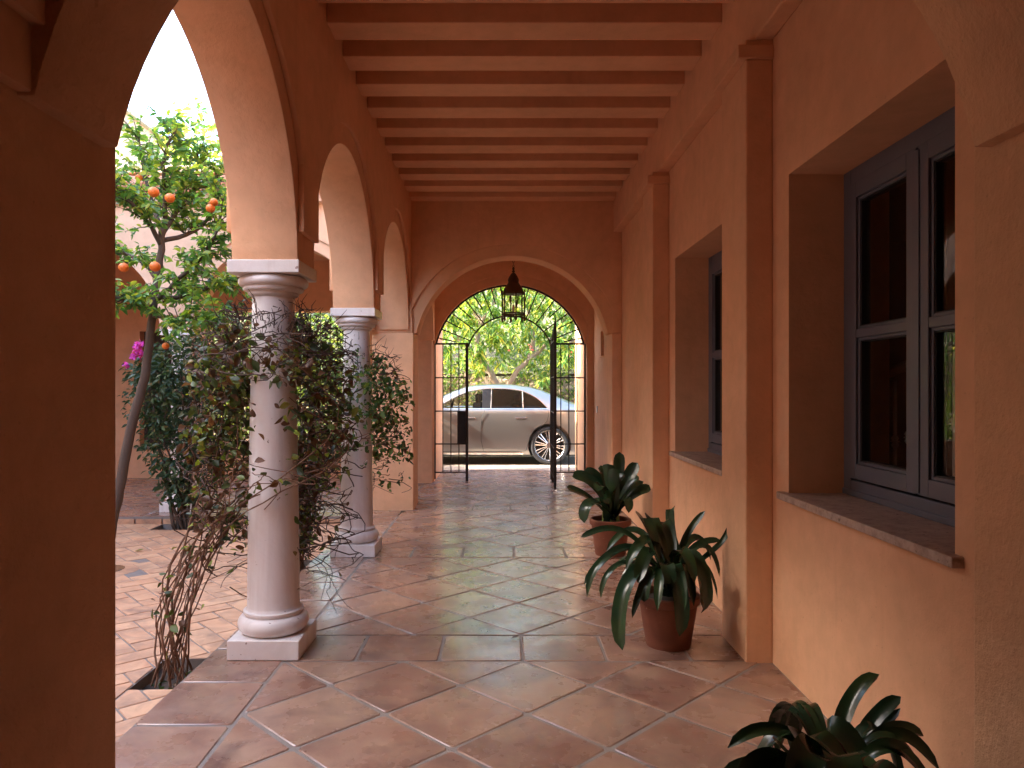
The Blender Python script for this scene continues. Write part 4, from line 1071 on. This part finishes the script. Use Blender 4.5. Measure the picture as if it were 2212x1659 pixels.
# ================================================================== CAR
def car():
    c = empty('parked_car', (-.6, 14.5, 0), 'silver grey four door saloon parked side on beyond the iron gate', 'car')
    CYc = 14.50; X0 = 2.02                              # rear bumper at X0, nose towards -X
    def topz(s):
        pts = [(0, .78), (.06, .95), (.25, 1.065), (.62, 1.125), (.9, 1.235), (1.24, 1.378), (1.46, 1.435), (1.8, 1.478), (2.15, 1.488), (2.45, 1.475), (2.66, 1.44), (2.9, 1.36), (3.3, 1.18), (3.62, 1.04), (3.9, 1.01), (4.5, .95), (5.0, .84), (5.2, .72), (5.25, .60)]
        for (a, za), (b, zb_) in zip(pts, pts[1:]):
            if a <= s <= b:
                t_ = (s-a)/(b-a); return za+(zb_-za)*t_
        return pts[-1][1]
    def halfw(s):
        if s < .5: return .80+.15*math.sin(s/.5*math.pi/2)
        if s > 4.6: return .95-.22*((s-4.6)/.65)**2
        return .95
    ss = [0, .02, .06, .14, .25, .4, .5, .62, .76, .9, 1.07, 1.24, 1.46, 1.65, 1.8, 2.0, 2.15, 2.3, 2.45, 2.56, 2.66, 2.78, 2.9, 3.1, 3.3, 3.45, 3.62, 3.76, 3.9, 4.2, 4.5, 4.75, 5.0, 5.12, 5.2, 5.25]
    rows = []
    for s in ss:
        hw = halfw(s); zt_ = topz(s); belt = min(1.0, zt_-.05) if s > .1 else zt_-.06
        low = .17 if .3 < s < 4.9 else .17+.10*(1-min(s/.3, (5.25-s)/.35, 1))
        gh = max(0, min(1, (zt_-1.04)/.44))             # how much greenhouse
        prof = [(0, low), (hw-.16, low), (hw-.055, low+.015), (hw-.03, low+.07), (hw-.022, .30), (hw-.005, .44), (hw+.004, .62), (hw, .80), (hw-.018, belt-.08), (hw-.035, belt-.02), (hw-.055, belt+.012)]
        sh = hw-.075; re = hw-.075-.20*gh-.10*(1-gh)
        prof += [(sh, belt+.02), (sh-(sh-re)*.5, belt+.02+(zt_-belt-.05)*.52), (re, zt_-.055 if gh > .2 else zt_-.02), (re-.05, zt_-.022), (re-.14, zt_-.005), (re*.5, zt_), (0, zt_+.004)]
        rows.append([(X0-s, CYc-a, z) for a, z in prof]+[(X0-s, CYc+a, z) for a, z in prof[::-1][1:-1]])
    n = len(rows[0]); vs = [v for r in rows for v in r]; fs = []
    for i in range(len(rows)-1):
        for k in range(n): a = i*n+k; b = i*n+(k+1) % n; fs.append((a, b, b+n, a+n))
    fs.append(tuple(range(n))); fs.append(tuple((len(rows)-1)*n+k for k in range(n)))
    m = MB(); m.add(vs, fs); body = m.build('body', 'paint', c)
    def cut(mk):
        me = mk.mesh('cutter'); cu = bpy.data.objects.new('cutter', me); COL.objects.link(cu)
        md = body.modifiers.new('b', 'BOOLEAN'); md.object = cu; md.operation = 'DIFFERENCE'; md.solver = 'EXACT'
        bpy.context.view_layer.update()
        dg = bpy.context.evaluated_depsgraph_get(); nm = bpy.data.meshes.new_from_object(body.evaluated_get(dg))
        body.modifiers.clear(); body.data = nm; bpy.data.objects.remove(cu)
    wheels = [(.91, .355), (-2.20, .355)]
    for wx, r_ in wheels:
        k = MB(); nn = 48; k.prism([(wx+.395*math.cos(2*math.pi*q/nn), .362+.395*math.sin(2*math.pi*q/nn)) for q in range(nn)], CYc-1.2, CYc-.62, alongX)
        k.prism([(wx+.395*math.cos(2*math.pi*q/nn), .362+.395*math.sin(2*math.pi*q/nn)) for q in range(nn)], CYc+.62, CYc+1.2, alongX); cut(k)
    dlo_top = [(.885, 1.03), (.80, 1.12), (.745, 1.173), (.67, 1.232), (.577, 1.285), (.48, 1.33), (.39, 1.36), (.25, 1.384), (.11, 1.397), (-.168, 1.402), (-.317, 1.393), (-.54, 1.36), (-.726, 1.295), (-.876, 1.22), (-1.04, 1.13), (-1.24, 1.03)]
    k = MB(); k.prism(dlo_top+[(-1.24, 1.028), (.885, 1.028)], CYc-1.2, CYc+1.2, alongX); cut(k)
    auto_smooth(body, 32)
    # cabin: dark floor of the window tunnel, roof lining, seats
    m = MB(); m.box(-1.3, .95, CYc-.80, CYc+.80, .99, 1.0255); m.build('cabin_trim', 'leather', c)
    def seat(x, dy):
        s = MB(); s.box(x-.06, x+.10, CYc+dy-.22, CYc+dy+.22, 1.026, 1.13); s.box(x-.02, x+.09, CYc+dy-.13, CYc+dy+.13, 1.14, 1.30); s.build('headrest', 'leather', c, bevel=.03, seg=3)
    for x in (.30,):
        for dy in (-.38, .38): seat(x, dy)
    for x in (-.45,):
        for dy in (-.38, .38): seat(x, dy)
    sw = MB(); sw.tube([(-.98+.05*math.sin(a), CYc+.38+.18*math.cos(a), 1.02+.15*math.sin(a)) for a in [2*math.pi*q/24 for q in range(25)]], .014, 6); sw.build('steering_wheel', 'leather', c)
    # side glass, pillars, chrome on both sides
    def sidey(z, sgn):                                  # tumblehome of the side glass
        return CYc+sgn*(.86-.20*max(0, (z-1.02)/.45)*.95)
    def slab(name, poly, mat, sgn, off, th=.006):
        m = MB(); nn = len(poly)
        vs = [(x, sidey(z, sgn)+sgn*off, z) for x, z in poly]+[(x, sidey(z, sgn)+sgn*(off-th), z) for x, z in poly]
        m.add(vs, [tuple(range(nn)), tuple(range(2*nn-1, nn-1, -1))]+[(i, (i+1) % nn, nn+(i+1) % nn, nn+i) for i in range(nn)]); return m.build(name, mat, c)
    def cliptop(x0, x1, low=1.032, dz=.012):
        ps = [(x, z-dz) for x, z in dlo_top if x0 < x < x1]
        def at(x):
            for (a, za), (b, zb_) in zip(dlo_top, dlo_top[1:]):
                if b <= x <= a: return za+(zb_-za)*(x-a)/(b-a)-dz
            return low
        out = [(x1, at(x1))]+ps+[(x0, at(x0))]
        out = [(x, max(z, low+.003)) for x, z in out]
        return out+[(x0, low), (x1, low)]
    for sgn in (-1, 1):
        slab('window', cliptop(-.16, .40), 'glass_tint', sgn, .004)
        slab('quarter_window', cliptop(.44, .86), 'glass_tint', sgn, .004)
        slab('window', cliptop(-1.22, -.34), 'glass_car', sgn, .004)
        slab('pillar', cliptop(-.33, -.17), 'blacktrim', sgn, .006, .03)
        slab('pillar', cliptop(.405, .435), 'blacktrim', sgn, .006, .03)
        ch = MB()
        ln1 = [(x, sidey(z, sgn)+sgn*.008, z) for x, z in dlo_top]; ch.tube(ln1, .009, 6)
        ch.tube([(-1.24, sidey(1.03, sgn)+sgn*.012, 1.028), (.885, sidey(1.03, sgn)+sgn*.012, 1.028)], .009, 6)
        ch.tube([(-.165, sidey(1.03, sgn)+sgn*.012, 1.03), (-.155, sidey(1.395, sgn)+sgn*.012, 1.395)], .007, 6)
        ch.tube([(.43, sidey(1.03, sgn)+sgn*.012, 1.03), (.42, sidey(1.34, sgn)+sgn*.012, 1.34)], .007, 6)
        ch.build('chrome_trim', 'chrome', c)
        yy = CYc+sgn*.956
        for hx_ in (-.65, .28):                          # flush door handles
            h = MB(); h.box(hx_-.0, hx_+.20, min(yy, yy-sgn*.02)-.0, max(yy, yy-sgn*.02), .845, .872); h.build('door_handle', 'chrome', c, bevel=.008)
        # shut lines
        sh = MB()
        def line(pts, r_=.0035): sh.tube([(x, CYc+sgn*(.9545 if z < .85 else .9545-.10*(z-.85)), z) for x, z in pts], r_, 4)
        line([(-.28, 1.0), (-.33, .86), (-.345, .7), (-.345, .45), (-.32, .34), (-.30, .26)])
        line([(.88, 1.0), (.895, .92), (.86, .80), (.74, .68), (.60, .55), (.52, .42), (.49, .30), (.47, .26), (.30, .245), (-.3, .245), (-1.5, .245)])
        line([(-1.35, 1.0), (-1.40, .8), (-1.42, .5), (-1.40, .26)])
        sh.build('door_gap', 'blacktrim', c)
        sk_ = MB(); sk_.tube([(.42, CYc+sgn*.935, .205), (.30, CYc+sgn*.95, .21), (-1.7, CYc+sgn*.95, .21)], .018, 6); sk_.build('sill_trim', 'chrome', c)
        mi = MB(); mi.box(-1.30, -1.14, min(CYc+sgn*.92, CYc+sgn*1.10), max(CYc+sgn*.92, CYc+sgn*1.10), 1.03, 1.17); mi.build('wing_mirror', 'paint', c, bevel=.04, seg=3)
        tl = MB(); tl.box(1.90, 1.985, min(CYc+sgn*.55, CYc+sgn*.86), max(CYc+sgn*.55, CYc+sgn*.86), .86, .95); tl.build('tail_light', simple('red_lamp', (.4, .01, .01), .2), c, bevel=.02)
        hl = MB(); hl.box(-3.20, -3.02, min(CYc+sgn*.5, CYc+sgn*.80), max(CYc+sgn*.5, CYc+sgn*.80), .62, .74); hl.build('headlight', 'white', c, bevel=.03)
    # front and rear glass
    ws = MB(); ws.add([(-.66, CYc-.60, 1.452), (-.66, CYc+.60, 1.452), (-1.55, CYc+.74, 1.068), (-1.55, CYc-.74, 1.068)], [(0, 1, 2, 3)]); ws.build('windscreen', 'glass_tint', c)
    rw = MB(); rw.add([(.62, CYc-.58, 1.424), (.62, CYc+.58, 1.424), (1.30, CYc+.66, 1.142), (1.30, CYc-.66, 1.142)], [(0, 1, 2, 3)]); rw.build('rear_window', 'glass_tint', c)
    # wheels
    for wx, r_ in wheels:
        for sgn in (-1, 1):
            yo = CYc+sgn*.935
            w = empty('wheel', (wx, yo, r_), None, None); w.parent = c; w.location = Vector((wx, yo, r_))-c.location
            def lathe_y(prof, name, mat):
                m = MB(); nn = 56; vs = []; fs = []
                for (rr, t_) in prof: vs += [(wx+rr*math.cos(2*math.pi*q/nn), yo-sgn*t_, r_+rr*math.sin(2*math.pi*q/nn)) for q in range(nn)]
                for i in range(len(prof)-1):
                    for q in range(nn): a = i*nn+q; b = i*nn+(q+1) % nn; fs.append((a, b, b+nn, a+nn))
                m.add(vs, fs); o = auto_smooth(m.build(name, mat, c), 35); o.parent = w; o.matrix_parent_inverse = Matrix.Translation(-Vector((wx, yo, r_))); return o
            lathe_y([(.272, .03), (.285, .0), (.32, -.004), (.345, .012), (.355, .04), (.355, .20), (.34, .23), (.28, .24)], 'tyre', 'rubber')
            lathe_y([(.274, .24), (.262, .20), (.258, .05), (.268, .015), (.276, .008), (.278, .02), (.274, .04)], 'rim', 'alloy')
            lathe_y([(.001, .11), (.19, .11), (.20, .12), (.26, .13)], 'brake_disc', 'darkmetal')
            sp = MB()
            for q in range(20):
                a = 2*math.pi*q/20+(.035 if q % 2 else -.035); a2 = a+(.012 if q % 2 else -.012)
                p0 = Vector((wx+.045*math.cos(a), yo-sgn*.045, r_+.045*math.sin(a))); p1 = Vector((wx+.265*math.cos(a2), yo-sgn*.015, r_+.265*math.sin(a2)))
                sp.tube([p0, p0.lerp(p1, .5)+Vector((0, -sgn*.004, 0)), p1], [.009, .0075, .0085], 6)
            nn = 20; sp.add([(wx+.055*math.cos(2*math.pi*q/nn), yo-sgn*.035, r_+.055*math.sin(2*math.pi*q/nn)) for q in range(nn)]+[(wx+.05*math.cos(2*math.pi*q/nn), yo-sgn*.06, r_+.05*math.sin(2*math.pi*q/nn)) for q in range(nn)], [tuple(range(nn))]+[(q, (q+1) % nn, nn+(q+1) % nn, nn+q) for q in range(nn)])
            o = sp.build('spokes', 'alloy', c); o.parent = w; o.matrix_parent_inverse = Matrix.Translation(-Vector((wx, yo, r_)))
    # underside shadow mass
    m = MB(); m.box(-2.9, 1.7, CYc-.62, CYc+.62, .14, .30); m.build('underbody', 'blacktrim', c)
car()

# ================================================================== LITTLE THINGS ON THE FLOORS
def drop(name, label, x, y, Y, z, L0, mat, rot):
    m = Leaves(); d = np.array([[math.cos(rot), math.sin(rot), .05]]); c_ = Vector(((x-VX)*Y/F, Y, z+.006))
    m.add(np.array([tuple(c_)]), d, np.array([[0, 0, 1.]]), L0, L0*.45, .25, -.1); o = m.build(name, mat); tag(o, label, 'leaf')
drop('fallen_leaf', 'small dark dead leaf on the tile row beside the middle plant', 1103, 1381, 4.17, 0, .045, 'twig_dark', .2)
drop('fallen_leaf', 'curled brown leaf on the tiles just past the first column', 922, 1249, 5.5, 0, .05, 'twig_dark', .4)
drop('fallen_leaf', 'dry leaf on the courtyard bricks near the round tree pit', 290, 1190, 6.75, CZ, .08, 'leaf_vine', .3)
